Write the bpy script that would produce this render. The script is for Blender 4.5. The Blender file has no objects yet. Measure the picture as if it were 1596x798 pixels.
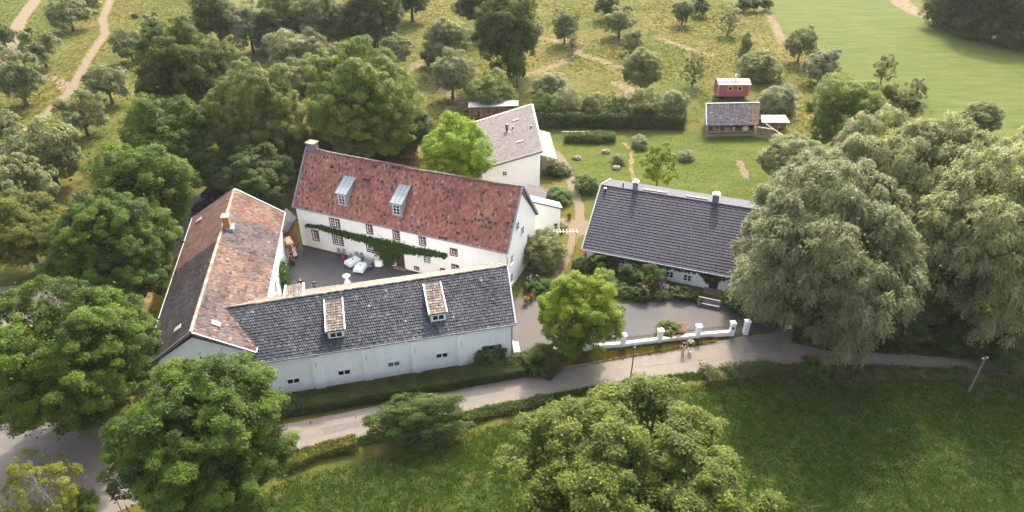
import bpy, math, random
import numpy as np
from mathutils import Vector, Matrix, noise as mnoise

# ------------------------------------------------------------------ camera, light, exposure
S = bpy.context.scene
COL = S.collection
PITCH = math.radians(32.9); HCAM = 50.0; FPX = 1066.0      # photo is 1596 x 798
cd = bpy.data.cameras.new("camera"); cam = bpy.data.objects.new("camera", cd); COL.objects.link(cam)
cd.sensor_width = 36.0; cd.lens = 36.0*FPX/1596.0; cd.clip_start = 0.5; cd.clip_end = 8000
cam.location = (0, 0, HCAM); cam.rotation_euler = (math.radians(90)-PITCH, 0, 0)
S.camera = cam
SUN_EL, SUN_AZ = math.radians(43), math.radians(14)        # azimuth measured from +Y towards +X
W = bpy.data.worlds.new("World"); S.world = W; W.use_nodes = True
nt = W.node_tree; bg = nt.nodes["Background"]
sky = nt.nodes.new("ShaderNodeTexSky"); sky.sky_type = 'NISHITA'; sky.sun_disc = False
sky.sun_elevation = SUN_EL; sky.sun_rotation = SUN_AZ; sky.air_density = 1.0; sky.dust_density = 7.0; sky.ozone_density = 1.0
hs = nt.nodes.new('ShaderNodeHueSaturation'); hs.inputs['Saturation'].default_value = 0.5; nt.links.new(sky.outputs[0], hs.inputs['Color']); nt.links.new(hs.outputs[0], bg.inputs[0]); bg.inputs[1].default_value = 0.15
sl = bpy.data.lights.new("sun", 'SUN'); sl.energy = 2.0; sl.angle = math.radians(2.0); sl.color = (1.0, 0.89, 0.69)
sun = bpy.data.objects.new("sun", sl); COL.objects.link(sun)
sd = Vector((math.sin(SUN_AZ)*math.cos(SUN_EL), math.cos(SUN_AZ)*math.cos(SUN_EL), math.sin(SUN_EL)))
sun.rotation_euler = sd.to_track_quat('Z', 'Y').to_euler(); sun.location = (40, 160, 120)
S.view_settings.view_transform = 'Standard'; S.view_settings.look = 'None'
S.view_settings.exposure = 2.05; S.view_settings.gamma = 1.0
S.render.engine = 'CYCLES'
cy = S.cycles
cy.max_bounces = 5; cy.diffuse_bounces = 3; cy.glossy_bounces = 2; cy.transmission_bounces = 3; cy.transparent_max_bounces = 4
cy.use_denoising = True; cy.sample_clamp_indirect = 6.0
try: cy.denoiser = 'OPENIMAGEDENOISE'
except Exception: pass

# ------------------------------------------------------------------ helpers
CP, SP = math.cos(PITCH), math.sin(PITCH)
def ray(x, y):
    u = (x-798)/FPX; v = -(y-399)/FPX
    return Vector((u, CP+v*SP, -SP+v*CP))
def G(x, y, z=0.0):
    "point at height z seen at photo pixel (x, y)"
    d = ray(x, y); t = (z-HCAM)/d.z
    return Vector((d.x*t, d.y*t, z))
def depth(p): return p.y*CP-(p.z-HCAM)*SP
def on_wall(x, y, a, b):
    "distance along wall a->b and height, for photo pixel (x, y)"
    a = Vector((a[0], a[1])); b = Vector((b[0], b[1])); e = (b-a).normalized(); n = Vector((-e.y, e.x))
    d = ray(x, y); t = n.dot(a)/n.dot(Vector((d.x, d.y)))
    p = Vector((0, 0, HCAM))+d*t
    return (Vector((p.x, p.y))-a).dot(e), p.z
RNG = np.random.default_rng(7)
BASE = {}
def thing(name, label, cat, loc=(0, 0, 0), rotz=0.0, group=None, scale=None, kind=None):
    o = bpy.data.objects.new(name, None); COL.objects.link(o); o.empty_display_size = 0.3
    o.location = loc; o.rotation_euler = (0, 0, rotz)
    if scale: o.scale = scale
    BASE[o] = Vector(loc)
    tag(o, label, cat, group, kind); return o
def tag(o, label=None, cat=None, group=None, kind=None):
    if label: o['label'] = label
    if cat: o['category'] = cat
    if group: o['group'] = group
    if kind: o['kind'] = kind
    return o
def link(name, me, mat=None, parent=None):
    o = bpy.data.objects.new(name, me); COL.objects.link(o)
    if mat is not None and len(me.materials) == 0: me.materials.append(mat)
    if parent is not None:
        o.parent = parent; BASE[o] = BASE.get(parent, Vector((0, 0, 0)))
    return o
def dup(root, loc, rotz=0.0, label=None, group=None, scale=None):
    r = root.copy(); COL.objects.link(r); r.location = loc; r.rotation_euler = (0, 0, rotz)
    if scale: r.scale = scale
    if label: r['label'] = label
    if group: r['group'] = group
    for ch in list(root.children):
        c = ch.copy(); COL.objects.link(c); c.parent = r
        for g in list(ch.children):
            d = g.copy(); COL.objects.link(d); d.parent = c
    return r
class MB:
    "collects faces; build() links them as one mesh object"
    def __init__(s): s.v = []; s.f = []; s.t = []
    def face(s, pts, tone=0.5):
        i = len(s.v); s.v += [tuple(p) for p in pts]; s.f.append(tuple(range(i, i+len(pts)))); s.t.append(tone)
    def mesh(s, pts, faces, tone=0.5):
        i = len(s.v); s.v += [tuple(p) for p in pts]
        for f in faces: s.f.append(tuple(i+k for k in f)); s.t.append(tone)
    def obox(s, o, ex, ey, ez, tone=0.5):
        "box from corner o with edge vectors"
        o = Vector(o); ex = Vector(ex); ey = Vector(ey); ez = Vector(ez)
        p = [o, o+ex, o+ex+ey, o+ey, o+ez, o+ex+ez, o+ex+ey+ez, o+ey+ez]
        s.mesh(p, [(0, 3, 2, 1), (4, 5, 6, 7), (0, 1, 5, 4), (1, 2, 6, 5), (2, 3, 7, 6), (3, 0, 4, 7)], tone)
        return s
    def box(s, c, size, rz=0.0, tone=0.5):
        c = Vector(c); ca, sa = math.cos(rz), math.sin(rz)
        ex = Vector((ca, sa, 0))*size[0]; ey = Vector((-sa, ca, 0))*size[1]; ez = Vector((0, 0, size[2]))
        return s.obox(c-ex/2-ey/2-ez/2, ex, ey, ez, tone)
    def tube(s, pts, rad, n=8, cap=True, tone=0.5):
        pts = [Vector(p) for p in pts]; rad = rad if isinstance(rad, (list, tuple)) else [rad]*len(pts)
        i0 = len(s.v)
        for k, p in enumerate(pts):
            d = (pts[min(k+1, len(pts)-1)]-pts[max(k-1, 0)])
            if d.length < 1e-6: d = Vector((0, 0, 1))
            d.normalize(); a = d.orthogonal() if abs(d.z) < 0.99 else Vector((1, 0, 0)); a = (a-d*a.dot(d)).normalized(); b = d.cross(a)
            for j in range(n):
                t = 2*math.pi*j/n; s.v.append(tuple(p+(a*math.cos(t)+b*math.sin(t))*rad[k]))
        for k in range(len(pts)-1):
            for j in range(n):
                s.f.append((i0+k*n+j, i0+k*n+(j+1) % n, i0+(k+1)*n+(j+1) % n, i0+(k+1)*n+j)); s.t.append(tone)
        if cap:
            s.f.append(tuple(i0+j for j in range(n))[::-1]); s.t.append(tone)
            s.f.append(tuple(i0+(len(pts)-1)*n+j for j in range(n))); s.t.append(tone)
        return s
    def prism(s, poly, dirv, tone=0.5):
        "extrude a planar polygon along dirv"
        n = len(poly); p = [Vector(q) for q in poly]; d = Vector(dirv)
        s.mesh(p+[q+d for q in p], [tuple(range(n))[::-1], tuple(range(n, 2*n))]+[(k, (k+1) % n, n+(k+1) % n, n+k) for k in range(n)], tone)
        return s
    def lathe(s, c, prof, n=16, tone=0.5):
        c = Vector(c); i0 = len(s.v)
        for r, z in prof:
            for j in range(n):
                t = 2*math.pi*j/n; s.v.append((c.x+r*math.cos(t), c.y+r*math.sin(t), c.z+z))
        for k in range(len(prof)-1):
            for j in range(n):
                s.f.append((i0+k*n+j, i0+k*n+(j+1) % n, i0+(k+1)*n+(j+1) % n, i0+(k+1)*n+j)); s.t.append(tone)
        s.f.append(tuple(i0+(len(prof)-1)*n+j for j in range(n))); s.t.append(tone)
        return s
    def build(s, name, mat, parent=None, smooth=False):
        if name in ('verge_board', 'roof_light', 'roof_vent', 'pilaster', 'wall_anchor', 'rail') and len(s.v) > 8 and len(s.v) % 8 == 0 and len(s.f) == 6*len(s.v)//8:
            for k in range(len(s.v)//8):            # every board, light or vent is a part of its own
                q = MB(); q.v = s.v[8*k:8*k+8]; q.f = [tuple(i-8*k for i in f) for f in s.f[6*k:6*k+6]]; q.t = s.t[6*k:6*k+6]; o = q.build(name, mat, parent)
            return o
        me = bpy.data.meshes.new(name); off = BASE.get(parent, Vector((0, 0, 0))) if parent else Vector((0, 0, 0))
        me.from_pydata([(a-off.x, b-off.y, c-off.z) for a, b, c in s.v], [], s.f)
        at = me.attributes.new('tone', 'FLOAT', 'FACE'); at.data.foreach_set('value', np.array(s.t, dtype=np.float32))
        if smooth: me.polygons.foreach_set('use_smooth', [True]*len(me.polygons))
        me.update()
        return link(name, me, mat, parent)
def quads_mesh(name, V, tone, nv=4):
    "V: (n, nv, 3) array of separate faces with a tone per face"
    n = V.shape[0]; me = bpy.data.meshes.new(name)
    me.vertices.add(n*nv); me.vertices.foreach_set('co', V.astype(np.float32).ravel())
    me.loops.add(n*nv); me.loops.foreach_set('vertex_index', np.arange(n*nv, dtype=np.int32))
    me.polygons.add(n); me.polygons.foreach_set('loop_start', np.arange(0, n*nv, nv, dtype=np.int32))
    at = me.attributes.new('tone', 'FLOAT', 'FACE'); at.data.foreach_set('value', tone.astype(np.float32))
    me.update(calc_edges=True); return me

# ------------------------------------------------------------------ materials
def new_mat(name):
    m = bpy.data.materials.new(name); m.use_nodes = True
    return m, m.node_tree, m.node_tree.nodes["Principled BSDF"]
def nd(t, typ, **kw):
    n = t.nodes.new(typ)
    for k, v in kw.items(): setattr(n, k, v)
    return n
def ramp(t, fac, stops, interp='LINEAR'):
    r = nd(t, "ShaderNodeValToRGB"); r.color_ramp.interpolation = interp
    el = r.color_ramp.elements
    while len(el) > 1: el.remove(el[-1])
    el[0].position = stops[0][0]; el[0].color = (*stops[0][1], 1)
    for p, c in stops[1:]:
        e = el.new(p); e.color = (*c, 1)
    t.links.new(fac, r.inputs[0]); return r.outputs[0]
def noise_out(t, scale, detail=4, rough=0.55, vec=None, dist=0.0):
    n = nd(t, "ShaderNodeTexNoise"); n.inputs['Scale'].default_value = scale; n.inputs['Detail'].default_value = detail
    n.inputs['Roughness'].default_value = rough; n.inputs['Distortion'].default_value = dist
    if vec is None: vec = geo(t)
    t.links.new(vec, n.inputs['Vector']); return n.outputs['Fac']
def geo(t):
    for n in t.nodes:
        if n.bl_idname == 'ShaderNodeNewGeometry': return n.outputs['Position']
    return nd(t, 'ShaderNodeNewGeometry').outputs['Position']
def attr(t, name, out='Fac'):
    a = nd(t, 'ShaderNodeAttribute'); a.attribute_name = name; return a.outputs[out]
def mix(t, fac, a, b, mode='MIX'):
    m = nd(t, 'ShaderNodeMix', data_type='RGBA', blend_type=mode)
    for sock, v in ((m.inputs[0], fac), (m.inputs[6], a), (m.inputs[7], b)):
        if isinstance(v, (int, float)): sock.default_value = v
        elif isinstance(v, tuple): sock.default_value = (*v, 1)
        else: t.links.new(v, sock)
    return m.outputs[2]
def mth(t, op, a, b=0.0, clamp=False):
    m = nd(t, 'ShaderNodeMath', operation=op); m.use_clamp = clamp
    for i, v in enumerate((a, b)):
        if isinstance(v, (int, float)): m.inputs[i].default_value = v
        else: t.links.new(v, m.inputs[i])
    return m.outputs[0]
def bump(t, b, h, strength=0.4, dist=0.02):
    n = nd(t, 'ShaderNodeBump'); n.inputs['Strength'].default_value = strength; n.inputs['Distance'].default_value = dist
    t.links.new(h, n.inputs['Height']); t.links.new(n.outputs[0], b.inputs['Normal'])
def flat(name, c, rough=0.6, metal=0.0, var=0.12, scale=3.0):
    m, t, b = new_mat(name)
    n = noise_out(t, scale, 5, 0.65)
    col = mix(t, n, tuple(x*(1-var) for x in c), tuple(min(1, x*(1+var)) for x in c))
    t.links.new(col, b.inputs['Base Color']); b.inputs['Roughness'].default_value = rough; b.inputs['Metallic'].default_value = metal
    return m
def toned(name, stops, rough=0.75, nscale=1.5, namt=0.3, interp='LINEAR', bmp=0.0):
    "colour per face from the tone attribute, weathered by noise"
    m, t, b = new_mat(name)
    c = ramp(t, attr(t, 'tone'), stops, interp)
    n = noise_out(t, nscale, 6, 0.65)
    k = ramp(t, n, [(0.25, (1-namt,)*3), (0.75, (1+namt*0.6,)*3)])
    c = mix(t, 1.0, c, k, 'MULTIPLY')
    t.links.new(c, b.inputs['Base Color']); b.inputs['Roughness'].default_value = rough; b.inputs['Specular IOR Level'].default_value = 0.15
    if bmp: bump(t, b, noise_out(t, 14, 3), bmp, 0.02)
    return m
def leaf(name, dark, light, extra=None, trans=0.40, rough=0.6, rnd=0.18, spec=0.16, tint=(1.45, 1.35, 0.55)):
    m, t, b = new_mat(name)
    stops = [(0.0, dark), (1.0 if not extra else 0.93, light)]
    if extra: stops.append((0.99, extra))
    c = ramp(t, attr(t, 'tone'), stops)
    oi = nd(t, 'ShaderNodeObjectInfo')
    k = ramp(t, oi.outputs['Random'], [(0, (1-rnd, 1-rnd, 1-rnd*0.8)), (1, (1+rnd, 1+rnd*0.8, 1+rnd*0.3))])
    c = mix(t, 1.0, c, k, 'MULTIPLY')
    t.links.new(c, b.inputs['Base Color']); b.inputs['Roughness'].default_value = rough
    b.inputs['Specular IOR Level'].default_value = spec
    tr = nd(t, 'ShaderNodeBsdfTranslucent')
    tc = mix(t, 1.0, c, tint, 'MULTIPLY'); t.links.new(tc, tr.inputs[0])
    ms = nd(t, 'ShaderNodeMixShader'); ms.inputs[0].default_value = trans
    t.links.new(b.outputs[0], ms.inputs[1]); t.links.new(tr.outputs[0], ms.inputs[2])
    t.links.new(ms.outputs[0], t.nodes['Material Output'].inputs['Surface']); return m
def plaster(name, c=(0.86, 0.86, 0.85), dirt=(0.64, 0.63, 0.60), amt=0.65):
    m, t, b = new_mat(name)
    big = noise_out(t, 0.35, 6, 0.7); fine = noise_out(t, 5, 5, 0.6)
    # rain streaks: noise squeezed along z
    mp = nd(t, 'ShaderNodeMapping'); mp.inputs['Scale'].default_value = (2.2, 2.2, 0.12); t.links.new(geo(t), mp.inputs[0])
    st = noise_out(t, 1.0, 4, 0.6, mp.outputs[0])
    f = mth(t, 'MULTIPLY', mth(t, 'SUBTRACT', mth(t, 'ADD', big, mth(t, 'MULTIPLY', st, 0.7)), 0.82), 2.2*amt, True)
    col = mix(t, f, c, dirt); col = mix(t, mth(t, 'MULTIPLY', fine, 0.16), col, tuple(x*0.8 for x in c))
    t.links.new(col, b.inputs['Base Color']); b.inputs['Roughness'].default_value = 0.9
    bk = nd(t, 'ShaderNodeTexNoise'); bk.inputs['Scale'].default_value = 9; t.links.new(geo(t), bk.inputs['Vector'])
    bump(t, b, bk.outputs['Fac'], 0.35, 0.02); return m
def ground_like(name, stops, scale, rough=0.95, big=None, bscale=0.25, bmp=0.4, bdist=0.03, fine=None):
    m, t, b = new_mat(name)
    c = ramp(t, noise_out(t, scale, 8, 0.7), stops)
    if big:
        f = ramp(t, noise_out(t, bscale, 5, 0.6, dist=0.6), [(0.38, (0, 0, 0)), (0.66, (1, 1, 1))])
        c = mix(t, f, c, big)
    if fine:
        f = ramp(t, noise_out(t, fine[0], 3, 0.7), [(0.35, (0, 0, 0)), (0.7, (1, 1, 1))])
        c = mix(t, mth(t, 'MULTIPLY', f, fine[2]), c, fine[1])
    t.links.new(c, b.inputs['Base Color']); b.inputs['Roughness'].default_value = rough; b.inputs['Specular IOR Level'].default_value = 0.15
    bump(t, b, noise_out(t, scale*1.5, 6), bmp, bdist); return m

M = {}
M['white'] = plaster('white_plaster')
M['cream'] = plaster('cream_plaster', (0.86, 0.845, 0.80), (0.64, 0.61, 0.54), 0.65)
M['trimwhite'] = flat('white_paint', (0.80, 0.80, 0.78), 0.45, var=0.06)
M['redwood'] = flat('red_brown_window_wood', (0.13, 0.024, 0.02), 0.5)
M['gatewood'] = flat('orange_brown_gate_wood', (0.17, 0.055, 0.022), 0.55, var=0.3, scale=4)
M['darkwood'] = flat('dark_brown_wood', (0.055, 0.028, 0.018), 0.6, var=0.3)
M['greywood'] = flat('grey_weathered_wood', (0.20, 0.165, 0.13), 0.8, var=0.35, scale=5)
M['palewood'] = flat('pale_wood', (0.42, 0.33, 0.24), 0.75, var=0.25, scale=5)
M['zinc'] = flat('zinc_sheet', (0.23, 0.26, 0.28), 0.6, 0.1, var=0.16, scale=1.5)
M['zincdark'] = flat('dark_zinc', (0.16, 0.18, 0.20), 0.45, 0.4, var=0.2)
M['glass'] = flat('window_glass', (0.012, 0.015, 0.018), 0.06, var=0.3)
M['glassblue'] = flat('pale_window_glass', (0.10, 0.16, 0.19), 0.1, var=0.3)
M['iron'] = flat('black_iron', (0.02, 0.02, 0.022), 0.45, 0.3)
M['blackplastic'] = flat('black_plastic', (0.015, 0.015, 0.017), 0.4)
M['cloth'] = flat('white_cloth', (0.82, 0.82, 0.80), 0.85, var=0.04)
M['stone'] = flat('pale_stone', (0.19, 0.16, 0.13), 0.9, var=0.3, scale=2)
M['brick'] = toned('orange_brick', [(0, (0.22, 0.09, 0.045)), (1, (0.42, 0.19, 0.09))], 0.85)
M['bark'] = flat('grey_brown_bark', (0.085, 0.062, 0.045), 0.9, var=0.4, scale=6)
M['birchbark'] = flat('white_birch_bark', (0.30, 0.28, 0.25), 0.8, var=0.3, scale=4)
M['pink'] = flat('pink_board_wall', (0.38, 0.085, 0.13), 0.6, var=0.15, scale=5)
M['yellowtrim'] = flat('yellow_trim', (0.55, 0.38, 0.10), 0.5)
M['greyroof'] = flat('grey_roof_sheet', (0.20, 0.20, 0.198), 0.8, 0.0, var=0.14, scale=1.2)
M['skin'] = flat('skin', (0.50, 0.30, 0.22), 0.6, var=0.05)
for k, c in dict(black=(0.012, 0.012, 0.015), navy=(0.02, 0.035, 0.10), whitef=(0.78, 0.79, 0.82), beige=(0.45, 0.36, 0.27), pinkf=(0.74, 0.58, 0.56), blue=(0.06, 0.16, 0.40), hairb=(0.045, 0.025, 0.015), hairl=(0.30, 0.20, 0.11), grey=(0.25, 0.25, 0.27)).items():
    M['f_'+k] = flat(k.replace('hairb', 'brown_hair').replace('hairl', 'fair_hair')+'_fabric' if not k.startswith('hair') else ('brown_hair' if k == 'hairb' else 'fair_hair'), c, 0.85, var=0.1)
# tiled roofs
M['tile_red'] = toned('red_clay_tiles', [(0, (0.035, 0.035, 0.044)), (0.07, (0.105, 0.095, 0.105)), (0.10, (0.17, 0.072, 0.062)), (0.5, (0.29, 0.115, 0.088)), (0.85, (0.36, 0.175, 0.12)), (1, (0.43, 0.27, 0.20))], 0.8, 0.5, 0.35)
M['tile_grey'] = toned('grey_slate_tiles', [(0, (0.018, 0.020, 0.026)), (0.55, (0.046, 0.050, 0.061)), (0.9, (0.086, 0.089, 0.102)), (1, (0.15, 0.155, 0.17))], 0.75, 0.6, 0.4)
M['tile_mixed'] = toned('mixed_old_clay_tiles', [(0, (0.015, 0.013, 0.014)), (0.25, (0.036, 0.031, 0.032)), (0.5, (0.100, 0.090, 0.092)), (0.64, (0.090, 0.047, 0.039)), (0.85, (0.128, 0.070, 0.054)), (1, (0.18, 0.130, 0.10))], 0.85, 0.8, 0.4)
M['tile_pale'] = toned('pale_brown_tiles', [(0, (0.075, 0.058, 0.050)), (0.6, (0.135, 0.112, 0.096)), (1, (0.185, 0.158, 0.138))], 0.85, 0.9, 0.3)
M['tile_beige'] = toned('beige_clay_tiles', [(0, (0.15, 0.120, 0.095)), (1, (0.30, 0.25, 0.205))], 0.85, 0.9, 0.25)
M['tile_annex'] = toned('grey_brown_tiles', [(0, (0.095, 0.083, 0.083)), (1, (0.17, 0.15, 0.146))], 0.8, 0.8, 0.25)
M['tile_dark'] = toned('anthracite_glazed_tiles', [(0, (0.036, 0.036, 0.050)), (1, (0.054, 0.053, 0.070))], 0.6, 0.4, 0.2)
M['tile_shed'] = toned('grey_shed_tiles', [(0, (0.025, 0.025, 0.036)), (0.6, (0.066, 0.062, 0.078)), (0.85, (0.11, 0.088, 0.09)), (1, (0.18, 0.155, 0.16))], 0.8, 1, 0.35)
# foliage
L = {}
L['oak'] = leaf('oak_leaves', (0.014, 0.034, 0.002), (0.130, 0.205, 0.014))
L['oakdark'] = leaf('dark_oak_leaves', (0.022, 0.044, 0.006), (0.120, 0.155, 0.026))
L['maple'] = leaf('maple_leaves_turning', (0.020, 0.040, 0.004), (0.120, 0.156, 0.020), (0.19, 0.18, 0.02))
L['ash'] = leaf('ash_leaves', (0.050, 0.092, 0.014), (0.220, 0.275, 0.055))
L['acacia'] = leaf('pale_yellow_green_leaves', (0.064, 0.096, 0.018), (0.255, 0.295, 0.080))
L['lime'] = leaf('bright_lime_leaves', (0.10, 0.195, 0.010), (0.30, 0.41, 0.025), trans=0.45)
L['limeyellow'] = leaf('yellow_green_leaves', (0.070, 0.125, 0.008), (0.235, 0.300, 0.020), trans=0.45)
L['willow'] = leaf('silver_willow_leaves', (0.115, 0.136, 0.058), (0.350, 0.370, 0.190), rough=0.5, tint=(1.3, 1.3, 0.8))
L['apple'] = leaf('grey_green_apple_leaves', (0.072, 0.100, 0.032), (0.280, 0.300, 0.145))
L['silver'] = leaf('silver_grey_leaves', (0.10, 0.122, 0.068), (0.30, 0.32, 0.205))
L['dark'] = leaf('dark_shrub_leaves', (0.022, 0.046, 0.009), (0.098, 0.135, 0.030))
L['shrub'] = leaf('shrub_leaves', (0.030, 0.060, 0.010), (0.130, 0.185, 0.038))
L['autumn'] = leaf('orange_tinged_leaves', (0.036, 0.058, 0.006), (0.135, 0.150, 0.018), (0.22, 0.15, 0.015))
L['birch'] = leaf('yellow_birch_leaves', (0.085, 0.105, 0.010), (0.24, 0.245, 0.035), trans=0.45)
L['hedge'] = leaf('clipped_hedge_leaves', (0.022, 0.046, 0.007), (0.088, 0.125, 0.022), (0.13, 0.075, 0.022))
L['vine'] = leaf('vine_leaves', (0.022, 0.056, 0.008), (0.080, 0.145, 0.024))
L['palepink'] = leaf('pale_pink_petals', (0.60, 0.42, 0.42), (0.80, 0.68, 0.66), rnd=0.05)
L['straw'] = leaf('straw_grass', (0.050, 0.070, 0.010), (0.150, 0.124, 0.032), trans=0.4, rough=0.7)
L['field'] = leaf('field_grass', (0.018, 0.048, 0.004), (0.074, 0.112, 0.016), (0.22, 0.17, 0.06), trans=0.3, rough=0.7)
L['pinkflower'] = leaf('pink_petals', (0.36, 0.10, 0.12), (0.55, 0.30, 0.31), rnd=0.05)
L['redflower'] = leaf('red_petals', (0.50, 0.015, 0.02), (0.65, 0.07, 0.06), rnd=0.05)
L['violetflower'] = leaf('violet_petals', (0.16, 0.09, 0.34), (0.60, 0.52, 0.75), rnd=0.05)

# ------------------------------------------------------------------ ground sheet with grass zones
def smooth(e0, e1, x):
    t = np.clip((x-e0)/(e1-e0), 0, 1); return t*t*(3-2*t)
def inside(poly, X, Y):
    c = np.zeros(X.shape, bool); n = len(poly)
    for i in range(n):
        x1, y1 = poly[i][0], poly[i][1]; x2, y2 = poly[(i+1) % n][0], poly[(i+1) % n][1]
        if y1 == y2: continue
        c ^= ((y1 > Y) != (y2 > Y)) & (X < (x2-x1)*(Y-y1)/(y2-y1)+x1)
    return c
def dist_line(pts, X, Y):
    d = np.full(X.shape, 1e9)
    for a, b in zip(pts[:-1], pts[1:]):
        ax, ay, bx, by = a[0], a[1], b[0], b[1]; L2 = (bx-ax)**2+(by-ay)**2+1e-9
        t = np.clip(((X-ax)*(bx-ax)+(Y-ay)*(by-ay))/L2, 0, 1)
        d = np.minimum(d, np.hypot(X-ax-t*(bx-ax), Y-ay-t*(by-ay)))
    return d
def px(*pts): return [G(x, y) for x, y in pts]
def sdist(poly, X, Y):
    d = dist_line(list(poly)+[poly[0]], X, Y); return np.where(inside(poly, X, Y), d, -d)
LAWN = px((845, 205), (1090, 205), (1200, 208), (1240, 330), (1100, 330), (900, 300), (885, 250))
FARFIELD = px((1010, -30), (1390, -30), (1500, 45), (1600, 75), (1700, 150), (1700, 330), (1500, 215), (1440, 175), (1300, 110), (1195, 20))
FARFIELD2 = px((-200, -60), (110, -60), (95, 40), (60, 110), (0, 150), (-200, 190))
NEARFIELD = px((330, 800), (470, 745), (640, 700), (860, 640), (1100, 596), (1300, 600), (1600, 612), (2200, 640), (2600, 1400), (-400, 1400), (200, 840))
WOODFLOOR = px((1480, -40), (1520, 60), (1620, 90), (2000, 90), (2000, -60))
TRACK1 = px((178, -40), (172, 0), (160, 30), (164, 52), (137, 92), (112, 140), (82, 168), (52, 194), (20, 226), (-10, 250), (-60, 290))
TRACK2 = px((75, -45), (55, 0), (33, 30), (22, 58), (8, 92), (-20, 130))
TRACK3 = px((104, 140), (92, 125), (66, 118))
SOIL = px((1395, -8), (1408, 8), (1430, 20), (1470, 34), (1500, 38))
TRACES = [px((845, 60), (868, 64), (890, 72), (905, 85), (930, 92), (962, 104)), px((850, 108), (870, 100), (888, 90)), px((672, 120), (690, 140), (720, 162), (700, 170)), px((780, 110), (810, 118), (840, 112)), px((1196, 18), (1208, 40), (1222, 68)), px((960, 130), (985, 140), (970, 150)), px((1030, 60), (1070, 75), (1110, 85)), px((620, 120), (650, 100), (690, 80))]
xs = np.concatenate([np.array([-3500, -1800, -1000, -600, -400, -300, -250]), np.arange(-205, 206, 1.0), np.array([250, 300, 400, 600, 1000, 1800, 3500])])
ys = np.concatenate([np.array([-900, -300, -100, -40, 0, 12, 20]), np.arange(26, 262, 1.0), np.array([275, 300, 340, 400, 550, 800, 1400, 2500, 4500])])
GX, GY = np.meshgrid(xs, ys); nx, ny = len(xs), len(ys)
me = bpy.data.meshes.new('ground')
me.vertices.add(nx*ny); me.vertices.foreach_set('co', np.stack([GX, GY, np.zeros_like(GX)], -1).astype(np.float32).ravel())
I = (np.arange(ny-1)[:, None]*nx+np.arange(nx-1)[None, :]).ravel()
Q = np.stack([I, I+1, I+nx+1, I+nx], -1).astype(np.int32)
me.loops.add(Q.size); me.loops.foreach_set('vertex_index', Q.ravel()); me.polygons.add(len(Q)); me.polygons.foreach_set('loop_start', np.arange(0, Q.size, 4, dtype=np.int32))
def zones(X, Y):
    mow = np.maximum.reduce([smooth(-1, 2, sdist(LAWN, X, Y)), smooth(-3, 3, sdist(FARFIELD, X, Y)), smooth(-5, 5, sdist(FARFIELD2, X, Y))])
    near = smooth(-1, 1.5, sdist(NEARFIELD, X, Y))
    tr = np.maximum.reduce([smooth(2.6, 0.5, dist_line(l_, X, Y)) for l_ in TRACES])*0.62
    soil = np.maximum.reduce([tr, smooth(1.7, 0.4, dist_line(TRACK3, X, Y)), smooth(4.5, 1.0, dist_line(SOIL, X, Y)), 0.75*smooth(-6, 8, sdist(WOODFLOOR, X, Y)),
        smooth(1.5, 0.4, dist_line(TRACK1, X, Y)), smooth(2.4, 1.0, dist_line(TRACK2, X, Y))])
    return mow, near, soil
mow, near, soil = zones(GX, GY)
ca = me.color_attributes.new('zone', 'FLOAT_COLOR', 'POINT')
ca.data.foreach_set('color', np.stack([mow, near, soil, np.ones_like(mow)], -1).astype(np.float32).ravel())
me.update(calc_edges=True)
m, t, b = new_mat('meadow_ground')
sep = nd(t, 'ShaderNodeSeparateColor'); t.links.new(attr(t, 'zone', 'Color'), sep.inputs[0])
n1 = noise_out(t, 0.045, 6, 0.62, dist=0.8); n2 = noise_out(t, 0.6, 7, 0.7); n3 = noise_out(t, 4.0, 5, 0.7)
meadow = ramp(t, mth(t, 'ADD', mth(t, 'MULTIPLY', n1, 0.6), mth(t, 'MULTIPLY', n2, 0.4)), [(0.36, (0.042, 0.062, 0.010)), (0.48, (0.072, 0.076, 0.015)), (0.58, (0.108, 0.090, 0.024)), (0.7, (0.165, 0.125, 0.050))])
mpn = nd(t, 'ShaderNodeMapping'); mpn.inputs['Scale'].default_value = (0.10, 0.42, 1); mpn.inputs['Rotation'].default_value = (0, 0, 0.25); t.links.new(geo(t), mpn.inputs[0]); nm = noise_out(t, 1.0, 8, 0.7, mpn.outputs[0], dist=0.3)
mown = ramp(t, mth(t, 'ADD', mth(t, 'MULTIPLY', nm, 0.6), mth(t, 'MULTIPLY', n3, 0.4)), [(0.36, (0.040, 0.068, 0.009)), (0.5, (0.064, 0.082, 0.014)), (0.6, (0.095, 0.094, 0.022)), (0.72, (0.155, 0.118, 0.048))])
nearc = ramp(t, n2, [(0.35, (0.018, 0.038, 0.005)), (0.55, (0.038, 0.058, 0.010)), (0.66, (0.08, 0.074, 0.022)), (0.75, (0.16, 0.12, 0.05))])
soilc = ramp(t, n2, [(0.3, (0.11, 0.082, 0.05)), (0.7, (0.185, 0.142, 0.096))])
c = mix(t, sep.outputs[0], meadow, mown); c = mix(t, sep.outputs[1], c, nearc)
sf = mth(t, 'MULTIPLY', mth(t, 'SUBTRACT', mth(t, 'ADD', sep.outputs[2], mth(t, 'MULTIPLY', n2, 0.9)), 0.75), 3.0, True)
c = mix(t, sf, c, soilc)
c = mix(t, mth(t, 'MULTIPLY', n3, 0.35), c, mix(t, 1.0, c, (0.55, 0.6, 0.5), 'MULTIPLY'))
t.links.new(c, b.inputs['Base Color']); b.inputs['Roughness'].default_value = 1.0; b.inputs['Specular IOR Level'].default_value = 0.1
bump(t, b, mth(t, 'ADD', mth(t, 'MULTIPLY', n2, 0.6), n3), 0.6, 0.25)
tag(link('ground', me, m), kind='structure')

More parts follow.
